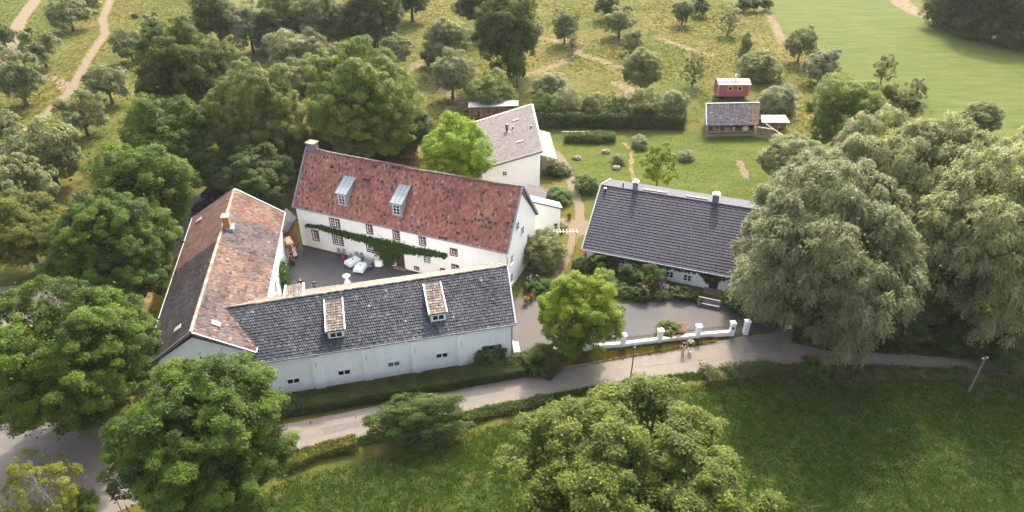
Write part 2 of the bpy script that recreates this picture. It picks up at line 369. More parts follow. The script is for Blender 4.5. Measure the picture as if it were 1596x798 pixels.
# ------------------------------------------------------------------ roads, yards, paths
def sheet(name, poly, mat, z, jitter=0.0, step=0.8, seed=1):
    rng = random.Random(seed); P = [Vector((p[0], p[1], z)) for p in poly]; out = []
    for a, b in zip(P, P[1:]+P[:1]):
        n = max(1, int((b-a).length/step))
        for k in range(n):
            q = a.lerp(b, k/n); out.append(q+Vector((rng.uniform(-1, 1), rng.uniform(-1, 1), 0))*jitter)
    bm = MB(); bm.face(out); return tag(bm.build(name, mat), kind='structure')
def ribbon(name, line, w, mat, z, jitter=0.15, step=1.0, seed=2):
    rng = random.Random(seed); pts = []
    for a, b in zip(line[:-1], line[1:]):
        n = max(1, int((b-a).length/step)); pts += [a.lerp(b, k/n) for k in range(n)]
    pts.append(line[-1]); bm = MB(); rows = []
    for i, p in enumerate(pts):
        d = (pts[min(i+1, len(pts)-1)]-pts[max(i-1, 0)]).normalized(); n = Vector((-d.y, d.x, 0))
        ww = w(i/len(pts)) if callable(w) else w
        rows.append((p+n*(ww/2+rng.uniform(-1, 1)*jitter), p-n*(ww/2+rng.uniform(-1, 1)*jitter)))
    for (a, b), (c2, d2) in zip(rows[:-1], rows[1:]): bm.face([(q.x, q.y, z) for q in (b, d2, c2, a)])
    return tag(bm.build(name, mat), kind='structure')
M['asphalt'] = ground_like('pale_asphalt', [(0.3, (0.122, 0.105, 0.094)), (0.7, (0.178, 0.154, 0.136))], 1.2, 0.85, big=(0.150, 0.127, 0.108), bscale=0.12, bmp=0.15, bdist=0.01, fine=(16, (0.11, 0.10, 0.093), 0.5))
M['gravel'] = ground_like('grey_gravel', [(0.3, (0.052, 0.051, 0.055)), (0.7, (0.095, 0.091, 0.093))], 6, 0.95, big=(0.105, 0.088, 0.078), bscale=0.12, bmp=0.5, fine=(22, (0.06, 0.06, 0.063), 0.6))
M['dirtpath'] = ground_like('pale_dirt_path', [(0.3, (0.085, 0.065, 0.043)), (0.7, (0.145, 0.114, 0.080))], 3, 0.95, fine=(11, (0.15, 0.11, 0.07), 0.5))
M['verge'] = ground_like('dry_verge', [(0.3, (0.10, 0.07, 0.03)), (0.5, (0.20, 0.145, 0.065)), (0.7, (0.27, 0.20, 0.10))], 2.5, 1.0, big=(0.08, 0.072, 0.022), bscale=0.4, fine=(9, (0.12, 0.09, 0.04), 0.5))
m, t, b = new_mat('courtyard_cobbles')       # dark basalt setts
br = nd(t, 'ShaderNodeTexBrick'); br.inputs['Scale'].default_value = 1.0; br.inputs['Brick Width'].default_value = 0.36; br.inputs['Row Height'].default_value = 0.22
br.inputs['Mortar Size'].default_value = 0.02; br.inputs['Color1'].default_value = (0.036, 0.036, 0.041, 1); br.inputs['Color2'].default_value = (0.060, 0.058, 0.062, 1); br.inputs['Mortar'].default_value = (0.085, 0.082, 0.078, 1)
t.links.new(geo(t), br.inputs['Vector']); c = mix(t, mth(t, 'MULTIPLY', noise_out(t, 0.4, 6), 0.5), br.outputs[0], (0.075, 0.07, 0.068)); t.links.new(c, b.inputs['Base Color'])
b.inputs['Roughness'].default_value = 0.75; bump(t, b, br.outputs['Fac'], 0.4, -0.01); M['cobble'] = m

ROAD_TOP = [(1596, 560), (1480, 548), (1350, 541), (1290, 534), (1232, 514), (1160, 524), (1110, 533), (1000, 551), (870, 577), (640, 622), (430, 664), (300, 690), (180, 668), (110, 640), (112, 560), (125, 480), (95, 440), (0, 447)]
ROAD_BOT = [(-160, 470), (-260, 600), (-300, 900), (130, 900), (180, 800), (240, 770), (440, 706), (570, 680), (730, 640), (870, 612), (1000, 590), (1100, 579), (1250, 567), (1400, 571), (1596, 582)]
ROAD = px(*ROAD_TOP)+px(*ROAD_BOT)
ROAD = [Vector((140, 63, 0))]+ROAD+[Vector((140, 59, 0))]
sheet('road', ROAD, M['asphalt'], 0.016, 0.10, 0.9, 3)
M['patch'] = ground_like('darker_asphalt_repair', [(0.3, (0.10, 0.092, 0.090)), (0.7, (0.15, 0.137, 0.130))], 2.0, 0.9, fine=(18, (0.07, 0.067, 0.066), 0.5))
for k, pl in enumerate((((0, 640), (60, 628), (120, 650), (95, 682), (0, 700)), ((22, 700), (62, 692), (66, 735), (28, 745)), ((1155, 533), (1215, 528), (1222, 548), (1160, 552)), ((500, 668), (560, 655), (566, 664), (508, 678)))):
    sheet('road_patch', px(*pl), M['patch'], 0.021, 0.05, 0.9, 60+k)
def crack(pts, w, k): ribbon('road_crack', px(*pts), w, M['patch'], 0.026, 0.03, 0.35, k)
crack(((0, 702), (40, 692), (104, 681), (150, 668)), .10, 71); crack(((70, 690), (72, 740), (80, 800)), .07, 72); crack(((450, 690), (600, 655), (760, 619), (900, 590)), .05, 73); crack(((1000, 572), (1100, 560), (1220, 551), (1330, 556)), .06, 74); crack(((20, 510), (60, 470), (92, 452)), .08, 75)
YARD = px((795, 462), (850, 470), (985, 474), (1040, 463), (1100, 468), (1165, 478), (1250, 498), (1228, 514), (1140, 521), (1030, 534), (905, 548), (850, 572), (790, 572))
sheet('yard_gravel', YARD, M['gravel'], 0.020, 0.08, 0.8, 4)
sheet('courtyard_paving', [(-31, 80.4, 0), (-0.4, 68.6, 0), (0, 56, 0), (-26, 50, 0)], M['cobble'], 0.012, 0, 5)
sheet('dry_verge', px((860, 577), (905, 550), (1030, 535), (1086, 528), (1125, 523), (1118, 533), (1000, 553), (930, 568)), M['verge'], 0.024, 0.15, 0.6, 5)
sheet('side_lane', px((300, 300), (345, 305), (300, 420), (278, 400), (235, 400), (240, 340)), M['gravel'], 0.008, 0.15, 0.8, 6)
sheet('bank', px((275, 400), (300, 415), (235, 560), (205, 620), (190, 560), (215, 470), (245, 410)), M['verge'], 0.012, 0.2, 0.8, 7)
ribbon('garden_path', px((858, 232), (872, 244), (884, 262), (892, 290), (903, 322), (904, 345)), 1.35, M['dirtpath'], 0.012, 0.10, 0.6)
sheet('patio', px((872, 340), (916, 344), (914, 366), (893, 368), (868, 360)), M['dirtpath'], 0.016, 0.1, 0.7)
ribbon('yard_path', px((896, 362), (890, 382), (882, 405), (868, 432), (850, 462)), 1.15, M['dirtpath'], 0.020, 0.1, 0.6)
for k, (nm, l, w) in enumerate((('orchard_track', TRACK1, 1.0), ('farm_track', TRACK2, 2.3))):
    ribbon(nm, l, w, M['dirtpath'], 0.010, 0.35, 0.9, 10+k)
ribbon('lawn_path', px((972, 222), (985, 235), (983, 262), (990, 290)), 0.7, M['verge'], 0.010, 0.2, 0.5, 14)
ribbon('mown_path', px((1150, 250), (1157, 262), (1163, 278)), 1.1, M['dirtpath'], 0.010, 0.25, 0.5, 15)

# ------------------------------------------------------------------ building helpers
def tiled(name, A, B, C, D, mat, parent, tw, th, tonef, rng, lift=0.05, curve=0.035, jit=0.012, sag=0.0):
    "rows of single tiles on the roof face A(eave left) B(eave right) C(ridge right) D(ridge left)"
    A, B, C, D = map(Vector, (A, B, C, D)); n = (B-A).cross(D-A).normalized()
    W_ = max((B-A).length, (C-D).length); H_ = max((D-A).length, (C-B).length)
    nc = max(1, round(W_/tw)); nr = max(1, round(H_/th)); bm = MB()
    def P(u, v, h): return A.lerp(B, u).lerp(D.lerp(C, u), v)+n*(h-sag*math.sin(math.pi*u)**0.8*v*(1+.25*math.sin(u*17)))
    for r in range(nr):
        for k in range(nc):
            u0, u1 = k/nc, (k+1)/nc; um = u0+(u1-u0)*0.4; v0 = max(0, (r-0.06)/nr); v1 = (r+1.02)/nr if r < nr-1 else 1.0
            j = rng.uniform(-jit, jit); h0 = 0.02+lift+j; h1 = 0.02+j
            p = [P(u0, v0, h0), P(um, v0, h0+curve), P(u1, v0, h0-0.008), P(u0, v1, h1), P(um, v1, h1+curve), P(u1, v1, h1-0.008)]
            q = [P(u0, v0, 0.0), P(u1, v0, 0.0)]
            bm.mesh(p+q, [(0, 1, 4, 3), (1, 2, 5, 4), (0, 6, 7, 2, 1)], tonef(u0, r/nr, rng))
    return bm.build(name, mat, parent)
def slab(bm, A, B, C, D, th):
    A, B, C, D = map(Vector, (A, B, C, D)); n = (B-A).cross(D-A).normalized()*-th; bm.prism([A, B, C, D], n)
def bar(bm, a, b, w, h, up=(0, 0, 1)):
    a = Vector(a); b = Vector(b); d = (b-a).normalized(); s = d.cross(Vector(up)).normalized()*w; u = s.cross(d).normalized()*h
    bm.obox(a-s/2, b-a, s, u)
def ridge_caps(a, b, mat, parent, r=0.16, step=0.42, tone=lambda: random.random(), sag=0.0):
    a = Vector(a); b = Vector(b); bm = MB(); n = max(1, int((b-a).length/step)); d = (b-a).normalized(); s = d.cross(Vector((0, 0, 1))).normalized(); u = s.cross(d)
    for k in range(n):
        sg = lambda q: Vector((0, 0, -sag*math.sin(math.pi*min(1, q))**0.8*(1+.25*math.sin(q*17)))); p0 = a.lerp(b, k/n)+sg(k/n); p1 = a.lerp(b, (k+1.06)/n)+sg((k+1)/n); tt = tone(); ring0 = []; ring1 = []
        for j in range(6):
            an = math.pi*j/5; off = s*math.cos(an)+u*math.sin(an)*0.75
            ring0.append(p0+off*r*1.08); ring1.append(p1+off*r*0.94)
        bm.mesh(ring0+ring1, [(j, j+1, j+7, j+6) for j in range(5)], tt)
    return bm.build('ridge_cap', mat, parent)
def wall(bm, a, b, z0, z1, openings=(), reveal=0.16, inward=None):
    "sheet wall with openings (u0, u1, w0, w1) and reveals"
    a = Vector((a[0], a[1], 0)); b = Vector((b[0], b[1], 0)); e = (b-a); Lw = e.length; e.normalize()
    n = Vector((e.y, -e.x, 0)); inn = -n*reveal
    us = sorted({0.0, Lw, *[o for q in openings for o in q[:2]]}); zs = sorted({z0, z1, *[o for q in openings for o in q[2:4]]})
    def P(u, z): return a+e*u+Vector((0, 0, z))
    for i in range(len(us)-1):
        for j in range(len(zs)-1):
            uc, zc = (us[i]+us[i+1])/2, (zs[j]+zs[j+1])/2
            if any(q[0] < uc < q[1] and q[2] < zc < q[3] for q in openings): continue
            bm.face([P(us[i], zs[j]), P(us[i+1], zs[j]), P(us[i+1], zs[j+1]), P(us[i], zs[j+1])])
    for u0, u1, w0, w1 in [q[:4] for q in openings]:
        for p, q in (((u0, w0), (u1, w0)), ((u1, w0), (u1, w1)), ((u1, w1), (u0, w1)), ((u0, w1), (u0, w0))):
            bm.face([P(*p), P(*q), P(*q)+inn, P(*p)+inn])
def window(parent, a, b, u0, u1, w0, w1, cols=2, rows=3, surround=None, mat_frame=None, glass=None, sashes=1, setback=0.12, sill=True, name='window'):
    a = Vector((a[0], a[1], 0)); b = Vector((b[0], b[1], 0)); e = (b-a).normalized(); n = Vector((e.y, -e.x, 0))
    mat_frame = mat_frame or M['trimwhite']; glass = glass or M['glass']
    def P(u, z, o): return a+e*u+Vector((0, 0, z))+n*o
    def rect(bm, ua, ub, za, zb, o, dpt): bm.obox(P(ua, za, o), e*(ub-ua), n*dpt, Vector((0, 0, zb-za)))
    f = MB(); o = -setback; w = 0.055
    rect(f, u0, u0+w, w0, w1, o, 0.06); rect(f, u1-w, u1, w0, w1, o, 0.06); rect(f, u0+w, u1-w, w0, w0+w, o, 0.06); rect(f, u0+w, u1-w, w1-w, w1, o, 0.06)
    sw = (u1-u0)/sashes
    for s_ in range(1, sashes): rect(f, u0+s_*sw-0.05, u0+s_*sw+0.05, w0+w, w1-w, o, 0.065)
    for s_ in range(sashes):
        for k in range(1, cols):
            uu = u0+s_*sw+sw*k/cols; rect(f, uu-0.02, uu+0.02, w0+w, w1-w, o, 0.045)
    for k in range(1, rows):
        zz = w0+(w1-w0)*k/rows; rect(f, u0+w, u1-w, zz-0.02, zz+0.02, o+0.004, 0.035)
    fr = f.build(name, mat_frame, parent)
    p = MB(); rect(p, u0+0.01, u1-0.01, w0+0.01, w1-0.01, o-0.03, 0.03); p.build('pane', glass, fr)
    if surround:
        sr = MB(); q = 0.15
        rect(sr, u0-q, u0+0.0, w0-q, w1+q, -0.02, 0.055); rect(sr, u1, u1+q, w0-q, w1+q, -0.02, 0.055)
        rect(sr, u0, u1, w1, w1+q, -0.02, 0.055); rect(sr, u0, u1, w0-q, w0, -0.02, 0.055); sr.build('frame', surround, fr)
    elif sill:
        sr = MB(); rect(sr, u0-0.08, u1+0.08, w0-0.09, w0-0.01, -0.02, 0.10); sr.build('sill', M['trimwhite'], fr)
    return fr
def v3(p, z): return Vector((p[0], p[1], z))
def lerp2(a, b, t): return Vector((a[0]+(b[0]-a[0])*t, a[1]+(b[1]-a[1])*t))

# ------------------------------------------------------------------ main farmhouse
rg = random.Random(11)
A0 = Vector((-29.12, 79.96)); B0 = Vector((-0.60, 68.44)); e0 = (B0-A0).normalized(); p0 = Vector((-e0.y, e0.x)); p0 = p0 if p0.y > 0 else -p0
WIDE = 10.4; HE, HR = 6.0, 12.65; RD = 4.9
C0 = B0+p0*WIDE; D0 = A0+p0*WIDE
house = thing('farmhouse', 'long white farmhouse with red clay roof and two zinc dormers facing the courtyard', 'house', (*((A0+B0)/2), 0))
wl_a, wl_b = A0+p0*0.30+e0*0.15, B0+p0*0.30-e0*0.12
def pxwin(x, y, w, h, a, b):
    u, z = on_wall(x, y, a, b); sc = depth(Vector((a[0]+(b[0]-a[0])*0.5, a[1]+(b[1]-a[1])*0.5, z)))/FPX
    a2 = Vector(a); b2 = Vector(b); e = (b2-a2).normalized(); d0 = Vector((0, 0, z)); d0.x = a2.x+e.x*u; d0.y = a2.y+e.y*u
    sc = depth(d0)/FPX; ang = abs(e.x); hw = w*sc/2/max(0.3, ang); hh = h*sc/2/CP
    return (u-hw, u+hw, z-hh, z+hh)
wins = [(521.8, 347.3, 15, 11, 2, 3, 2, 1), (576, 357.5, 8, 11.5, 2, 3, 1, 1), (617.6, 366, 8.5, 11.5, 2, 3, 1, 1), (658.5, 376, 8.5, 11.5, 2, 3, 1, 1), (707.3, 393, 9, 9, 2, 2, 1, 1),
        (492, 367, 9, 14, 2, 4, 1, 1), (526.6, 373, 15.5, 15, 2, 4, 2, 1), (579.4, 385.2, 15.5, 14.5, 2, 4, 2, 1), (665, 403.8, 12, 14, 2, 4, 2, 0), (709.6, 418.5, 9, 10, 2, 3, 1, 1)]
ops = [pxwin(*w[:4], wl_a, wl_b) for w in wins]
door = pxwin(623.4, 404.5, 15, 21, wl_a, wl_b); door = (door[0], door[1], 0.02, door[3])
vents = [pxwin(649.4, 418, 5, 3, wl_a, wl_b), pxwin(690, 421, 5, 3, wl_a, wl_b)]
bm = MB(); wall(bm, wl_a, wl_b, -0.05, HE+0.36, ops+[door]+vents)
gb_a, gb_b = B0-e0*0.12+p0*0.30, C0-e0*0.12-p0*0.30
gw = [(821.9, 326.8, 5, 13), (801.5, 360, 3, 13), (821.5, 360, 5, 13), (801.5, 397, 3, 13), (802.5, 428, 3, 16)]
gops = []
for x, y, w, h in gw:
    u, z = on_wall(x, y, gb_a, gb_b); u = min(max(u, 0.8), WIDE-1.6); gops.append((u-0.42, u+0.42, z-0.62, z+0.62))
gops = [(1.2, 2.05, 0.6, 1.9), (1.2, 2.05, 3.4, 4.6), (4.6, 5.4, 5.8, 6.9), (6.8, 7.6, 3.3, 4.5), (2.9, 3.7, 7.4, 8.5)]
low = [g for g in gops if g[3] < HE]
wall(bm, gb_a, gb_b, -0.05, HE, low)
rid_r = B0+p0*RD-e0*0.12; rid_l = A0+p0*RD+e0*0.12
bm.face([v3(gb_a, HE), v3(gb_b, HE), v3(rid_r, HR-0.12)])
gl_a, gl_b = D0+e0*0.15-p0*0.3, A0+e0*0.15+p0*0.3
wall(bm, gl_a, gl_b, -0.05, HE); bm.face([v3(gl_a, HE), v3(gl_b, HE), v3(rid_l, HR-0.12)])
wall(bm, gb_b, gl_a, -0.05, HE+0.45)
bm.build('wall', M['cream'], house)
for w, o in zip(wins, ops): window(house, wl_a, wl_b, *o, cols=w[4], rows=w[5], sashes=w[6], surround=M['redwood'] if w[7] else None, setback=0.10)
for o in low: window(house, gb_a, gb_b, *o, cols=2, rows=2)
for o in gops:
    if o in low: continue
    window(house, gb_a, gb_b, *o, cols=1, rows=2, setback=-0.06)
for o in vents: window(house, wl_a, wl_b, *o, cols=1, rows=1, surround=M['redwood'], setback=0.1, name='cellar_window')
ew = Vector((*e0, 0)); nw = Vector((e0.y, -e0.x, 0)); pw = Vector((*p0, 0))
dm = MB(); dm.obox(v3(wl_a, 0.02)+ew*door[0]-nw*0.12, ew*(door[1]-door[0]), nw*0.06, (0, 0, door[3]-0.02))
for k in range(4): dm.obox(v3(wl_a, 0.2)+ew*(door[0]+0.12+k*(door[1]-door[0]-0.2)/4)-nw*0.06, ew*0.22, nw*0.025, (0, 0, door[3]-0.5))
dr = dm.build('door', M['darkwood'], house)
hm = MB(); hm.tube([v3(wl_a, 1.05)+ew*(door[1]-0.18)-nw*0.03, v3(wl_a, 1.05)+ew*(door[1]-0.18)+nw*0.06], 0.03); hm.build('handle', M['zinc'], dr)
st = MB(); st.obox(v3(wl_a, 0)+ew*(door[0]-0.2), ew*(door[1]-door[0]+0.4), nw*0.5, (0, 0, 0.14)); st.build('doorstep', M['stone'], house)
# roof
RA, RB, RC, RDD = v3(A0+p0*0.05, HE+0.05), v3(B0+p0*0.05, HE+0.05), v3(B0+p0*RD, HR), v3(A0+p0*RD, HR)
def tone_red(u, v, r):
    cl = mnoise.noise(Vector((u*9, v*4, 0.3)))
    if r.random() < 0.075+0.10*max(0, cl): return r.uniform(0, 0.075)
    return min(1, max(0.1, r.gauss(0.50+0.22*mnoise.noise(Vector((u*5, v*3, 5))), 0.17)))
roof = tiled('roof', RA, RB, RC, RDD, M['tile_red'], house, 0.27, 0.34, tone_red, rg, sag=0.30)
BK1, BK0 = v3(C0+p0*0.1, HE-0.05), v3(D0+p0*0.1, HE-0.05)
tiled('rear_roof', BK1, BK0, v3(A0+p0*(RD+.02), HR), v3(B0+p0*(RD+.02), HR), M['tile_red'], house, 0.5, 0.5, tone_red, rg, sag=0.30)
ub = MB(); dn = Vector((0, 0, -.62)); slab(ub, RA, RB, RC+dn, RDD+dn, 0.14); slab(ub, BK1, BK0, RDD+dn, RC+dn, 0.14); ub.build('roof_deck', M['darkwood'], house)
ridge_caps(v3(A0+p0*RD, HR+0.03), v3(B0+p0*RD, HR+0.03), M['tile_annex'], roof, sag=.40)
vb = MB()
for p in (A0-e0*0.06, B0+e0*0.06):
    bar(vb, v3(p+p0*0.02, HE-0.08), v3(p+p0*RD, HR-0.08), 0.14, 0.30, (0, 0, 1)); bar(vb, v3(p+p0*(WIDE+.1), HE-0.17), v3(p+p0*RD, HR-0.08), 0.14, 0.30)
vb.build('verge_board', M['zinc'], house)
gt = MB(); gt.tube([v3(A0-p0*0.04, HE+0.03), v3(B0-p0*0.04, HE+0.03)], 0.085); gt.build('gutter', M['zincdark'], house)
dp = MB(); q = B0-p0*0.12-e0*0.1; dp.tube([v3(q, HE-0.2), v3(q+p0*0.3+e0*.05, HE-0.7), v3(q+p0*0.3+e0*.05, 0)], 0.06); dp.build('downpipe', M['zinc'], house)
ch = MB(); cc = v3(A0+p0*(RD+0.1)+e0*0.75, 0); ch.box(cc+Vector((0, 0, HR-0.05)), (1.15, 1.0, 1.5), math.atan2(e0.y, e0.x)); chm = ch.build('chimney', M['zincdark'], house)
cp = MB(); cp.box(cc+Vector((0, 0, HR+0.76)), (1.4, 1.25, 0.12), math.atan2(e0.y, e0.x)); cp.build('chimney_cap', M['stone'], chm)
slope0 = (HR-HE-0.05)/(RD-0.05)
def on_roof(x, y, pA, e, pp, hz, sl):
    "u along eave and distance d up the roof plane for a photo pixel"
    d = ray(x, y); n = Vector((-pp[0]*sl, -pp[1]*sl, 1)); q = Vector((pA[0], pA[1], hz)); t = n.dot(q-Vector((0, 0, HCAM)))/n.dot(d); P = Vector((0, 0, HCAM))+d*t
    r = Vector((P.x-pA[0], P.y-pA[1])); return r.dot(Vector((e[0], e[1]))), r.dot(Vector((pp[0], pp[1])))
EA = A0+p0*0.05
def dormer(parent, pA, e, pp, hz, sl, uc, d0, w, hf, sl2, roofmat, cheek, tiles=None, over=0.12, pane=None, sash=2, wc=1, wr=1, facemat=None, hood=None):
    "shed dormer standing on the roof plane: front wall with a window, cheeks, own roof"
    e3 = Vector((*e, 0)); q3 = Vector((*pp, 0)); org = v3(pA, hz)
    def P(u, d, z): return org+e3*u+q3*d+Vector((0, 0, z))
    zb = d0*sl; zt = zb+hf; dl = hf/(sl-sl2); dt = d0+dl; zz = dt*sl
    bm = MB(); u0, u1 = uc-w/2, uc+w/2
    bm.face([P(u0, d0, zb), P(u1, d0, zb), P(u1, d0, zt), P(u0, d0, zt)])
    bm.face([P(u0, d0, zb), P(u0, d0, zt), P(u0, dt, zz)]); bm.face([P(u1, d0, zb), P(u1, dt, zz), P(u1, d0, zt)])
    d_ = bm.build('dormer', cheek, parent)
    o = over; zo = zt-o*sl2*1.5; R = [P(u0-o, d0-o*1.5, zo), P(u1+o, d0-o*1.5, zo), P(u1+o, dt+0.25, zz+0.25*sl2), P(u0-o, dt+0.25, zz+0.25*sl2)]
    R = [r+Vector((0, 0, 0.05)) for r in R]
    rb = MB(); slab(rb, *R, 0.1)
    if tiles is None:
        for k in range(4):
            s_ = k/3; bar(rb, R[0].lerp(R[1], s_)+Vector((0, 0, .0)), R[3].lerp(R[2], s_)+Vector((0, 0, .0)), 0.04, 0.05)
        rb.build('dormer_roof', roofmat, d_)
    else:
        rb.build('dormer_deck', M['darkwood'], d_)
        tiled('dormer_roof', *[r+Vector((0, 0, .01)) for r in R], tiles, d_, 0.27, 0.36, lambda u, v, r: r.random(), rg)
        vb = MB()
        for i, j in ((0, 3), (1, 2)): bar(vb, R[i]-Vector((0, 0, .1)), R[j]-Vector((0, 0, .1)), 0.10, 0.25)
        vb.build('verge_board', M['trimwhite'], d_)
    a = P(u0, d0, zb); b = P(u1, d0, zb); m_ = 0.16*w
    if sash == 2: m_ = 0.14*w
    hh0 = zb+org.z+hf*0.16; hh1 = zb+org.z+hf*0.86
    window(d_, a, b, m_, w-m_, hh0, hh1, cols=wc, rows=wr, sashes=sash, setback=-0.05, glass=pane, sill=False, surround=facemat)
    return d_
for x, y in ((534.7, 322), (619.5, 337.5)):
    u, d = on_roof(x, y, EA, e0, p0, HE+0.05, slope0)
    dormer(house, EA, e0, p0, HE+0.05, slope0, u, d, 1.45, 1.95, 0.50, M['zinc'], M['zinc'], sash=1, wc=2, wr=3)
# roof vents, small dark tiles
rv = MB()
for x, y in ((517, 261), (568, 280), (575, 281), (595, 284)):
    u, d = on_roof(x, y, EA, e0, p0, HE+0.05, slope0); rv.box(v3(EA+e0*u+p0*d, HE+0.05+slope0*d+0.1), (0.3, 0.3, 0.2), math.atan2(e0.y, e0.x))
rv.build('roof_vent', M['blackplastic'], house)
sk = MB()
for x, y in ((599.5, 259), (606.5, 260)):
    u, d = on_roof(x, y, EA, e0, p0, HE+0.05, slope0); o = v3(EA+e0*u+p0*d, HE+0.05+slope0*d+0.09); up = (pw+Vector((0, 0, slope0))).normalized()
    sk.obox(o-ew*0.16-up*0.22, ew*0.32, up*0.44, ew.cross(up)*0.05)
sk.build('roof_light', M['glassblue'], house)

# lean-to on the east gable
LT = thing('lean_to', 'small white flat-roofed side building against the farmhouse gable', 'outbuilding', (4.5, 81, 0))
la, lb_ = Vector((2.75, 82.2)), Vector((6.7, 82.9)); ld = (lb_-la).normalized(); lp = Vector((-ld.y, ld.x)); lc, lz = lb_+lp*1.5, la+lp*1.5
bm = MB(); wall(bm, la, lb_, -0.05, 4.25); bm.face([v3(la, 4.25), v3(lb_, 4.25), v3(la, 5.6)]); wall(bm, lb_, lc, -0.05, 4.25); wall(bm, lc, lz, -0.05, 4.25); bm.face([v3(lc, 4.25), v3(lz, 4.25), v3(lz, 5.6)]); bm.build('wall', M['white'], LT)
window(LT, la, lb_, 3.1, 3.7, 0.9, 2.0, cols=1, rows=2, setback=-0.06)
bm = MB(); slab(bm, v3(lb_-lp*.2+ld*.25, 4.28), v3(lc+lp*.15+ld*.25, 4.28), v3(lz+lp*.15, 5.75), v3(la-lp*.2, 5.75), 0.14); bm.build('roof', M['zincdark'], LT)
bm = MB(); bar(bm, v3(la-lp*.24, 5.6), v3(lb_-lp*.24+ld*.25, 4.14), .1, .22); bm.build('verge_board', flat('dark_green_paint', (.04, .075, .055), .5), LT)
bm = MB(); slab(bm, (1.8, 86.6, 3.9), (4.6, 85.6, 3.7), (5.2, 88.2, 4.5), (2.2, 89.2, 4.7), .14); bm.build('rear_roof', M['tile_annex'], LT)

# ------------------------------------------------------------------ west barn
rg = random.Random(12)
WB = thing('west_barn', 'white barn with patchy red and grey clay roof and a brick chimney left of courtyard', 'barn', (-33, 64, 0))
NL, NR, FR_, FL_ = Vector((-35.2, 48.9)), Vector((-25.25, 51.35)), Vector((-30.2, 79.3)), Vector((-41.8, 77.9)); RN, RF = Vector((-30.25, 50.1)), Vector((-36.1, 79.3)); EH, RH = 5.5, 9.0
def tone_w(u, v, r):
    n_ = mnoise.noise(Vector((u*7, v*4, 2.2)))*0.22
    if u < 0.25: c_ = 0.42 if r.random() < 0.7 else 0.80
    elif u < 0.55: c_ = 0.82 if r.random() < 0.72 else 0.4
    elif u < 0.80: c_ = 0.42 if r.random() < 0.8 else 0.8
    else: c_ = 0.84
    return min(1, max(0, c_+n_+r.gauss(0, 0.10)))
def tone_wl(u, v, r):                                   # west slope: u runs from the far end
    c_ = 0.70 if u < 0.42 else 0.14
    return min(1, max(0, c_+mnoise.noise(Vector((u*7, v*4, 8)))*0.12+r.gauss(0, 0.07)))
east = tiled('roof', v3(NR, EH), v3(FR_, EH), v3(RF, RH), v3(RN, RH), M['tile_mixed'], WB, 0.26, 0.34, tone_w, rg)
tiled('west_roof', v3(FL_, EH), v3(NL, EH), v3(RN, RH), v3(RF, RH), M['tile_mixed'], WB, 0.26, 0.34, tone_wl, rg)
ub = MB(); slab(ub, v3(NR, EH-.05), v3(FR_, EH-.05), v3(RF, RH-.45), v3(RN, RH-.45), 0.12); slab(ub, v3(FL_, EH-.05), v3(NL, EH-.05), v3(RN, RH-.45), v3(RF, RH-.45), 0.12); ub.build('roof_deck', M['darkwood'], WB)
ridge_caps(v3(RN, RH+0.04), v3(RF, RH+0.04), M['tile_beige'], east, 0.17)
def inset(poly, d):
    c_ = sum((Vector(p) for p in poly), Vector((0, 0)))/len(poly); return [Vector(p)+(c_-Vector(p)).normalized()*d for p in poly]
iNL, iNR, iFR, iFL = inset([NL, NR, FR_, FL_], 0.45)
bm = MB(); wall(bm, iNL, iNR, -0.05, EH-0.15); bm.face([v3(iNL, EH-.15), v3(iNR, EH-.15), v3(lerp2(iNL, iNR, .5), RH-0.2)])
wops = [(6.0, 6.9, 2.0, 3.3), (14.0, 14.9, 2.0, 3.3), (19.0, 20.3, 0.0, 2.3)]
wall(bm, iNR, iFR, -0.05, EH-0.15, wops); wall(bm, iFR, iFL, -0.05, EH-0.15); bm.face([v3(iFR, EH-.15), v3(iFL, EH-.15), v3(lerp2(iFR, iFL, .5), RH-0.2)]); wall(bm, iFL, iNL, -0.05, EH-0.15)
bm.build('wall', M['white'], WB)
for o in wops[:2]: window(WB, iNR, iFR, *o, surround=M['redwood'])
eb = (iFR-iNR).normalized(); bm = MB(); bm.obox(v3(iNR+eb*19, 0)-Vector((eb.y, -eb.x, 0))*0.1, Vector((*eb, 0))*1.3, Vector((eb.y, -eb.x, 0))*0.05, (0, 0, 2.3)); bm.build('door', M['darkwood'], WB)
vb = MB()
for a, b_ in ((NL, RN), (NR, RN), (FL_, RF), (FR_, RF)):
    s_ = 0.02 if a in (NL, NR) else -0.02
    bar(vb, v3(a, EH-0.16)-Vector((0, s_*4, 0)), v3(b_, RH-0.12)-Vector((0, s_*4, 0)), 0.12, 0.24)
vb.build('verge_board', M['zincdark'], WB)
gt = MB(); gt.tube([v3(FL_, EH-.02)-Vector((.1, 0, 0)), v3(NL, EH-.02)-Vector((.1, 0, 0))], 0.085); gt.tube([v3(FR_, EH-.02)+Vector((.1, 0, 0)), v3(NR, EH-.02)+Vector((.1, 0, 0))], 0.085); gt.build('gutter', M['zinc'], WB)
cb = MB(); cpos = RN.lerp(RF, 0.68)+Vector((0.55, 0)); cb.box((cpos.x, cpos.y, RH+0.35), (0.7, 0.9, 1.9), 0.2, 0.6); cm_ = cb.build('chimney', M['brick'], WB)
bm = MB(); bm.box((cpos.x, cpos.y, RH+1.36), (0.95, 1.15, 0.12), 0.2); bm.build('chimney_cap', M['stone'], cm_)
bm = MB(); bm.box((cpos.x+0.1, cpos.y, RH-0.33), (1.1, 1.3, 0.5), 0.2); bm.build('flashing', M['zinc'], cm_)
eE = (FR_-NR).normalized(); pE = Vector((-eE.y, eE.x)); slE = (RH-EH)/5.15
sk = MB()
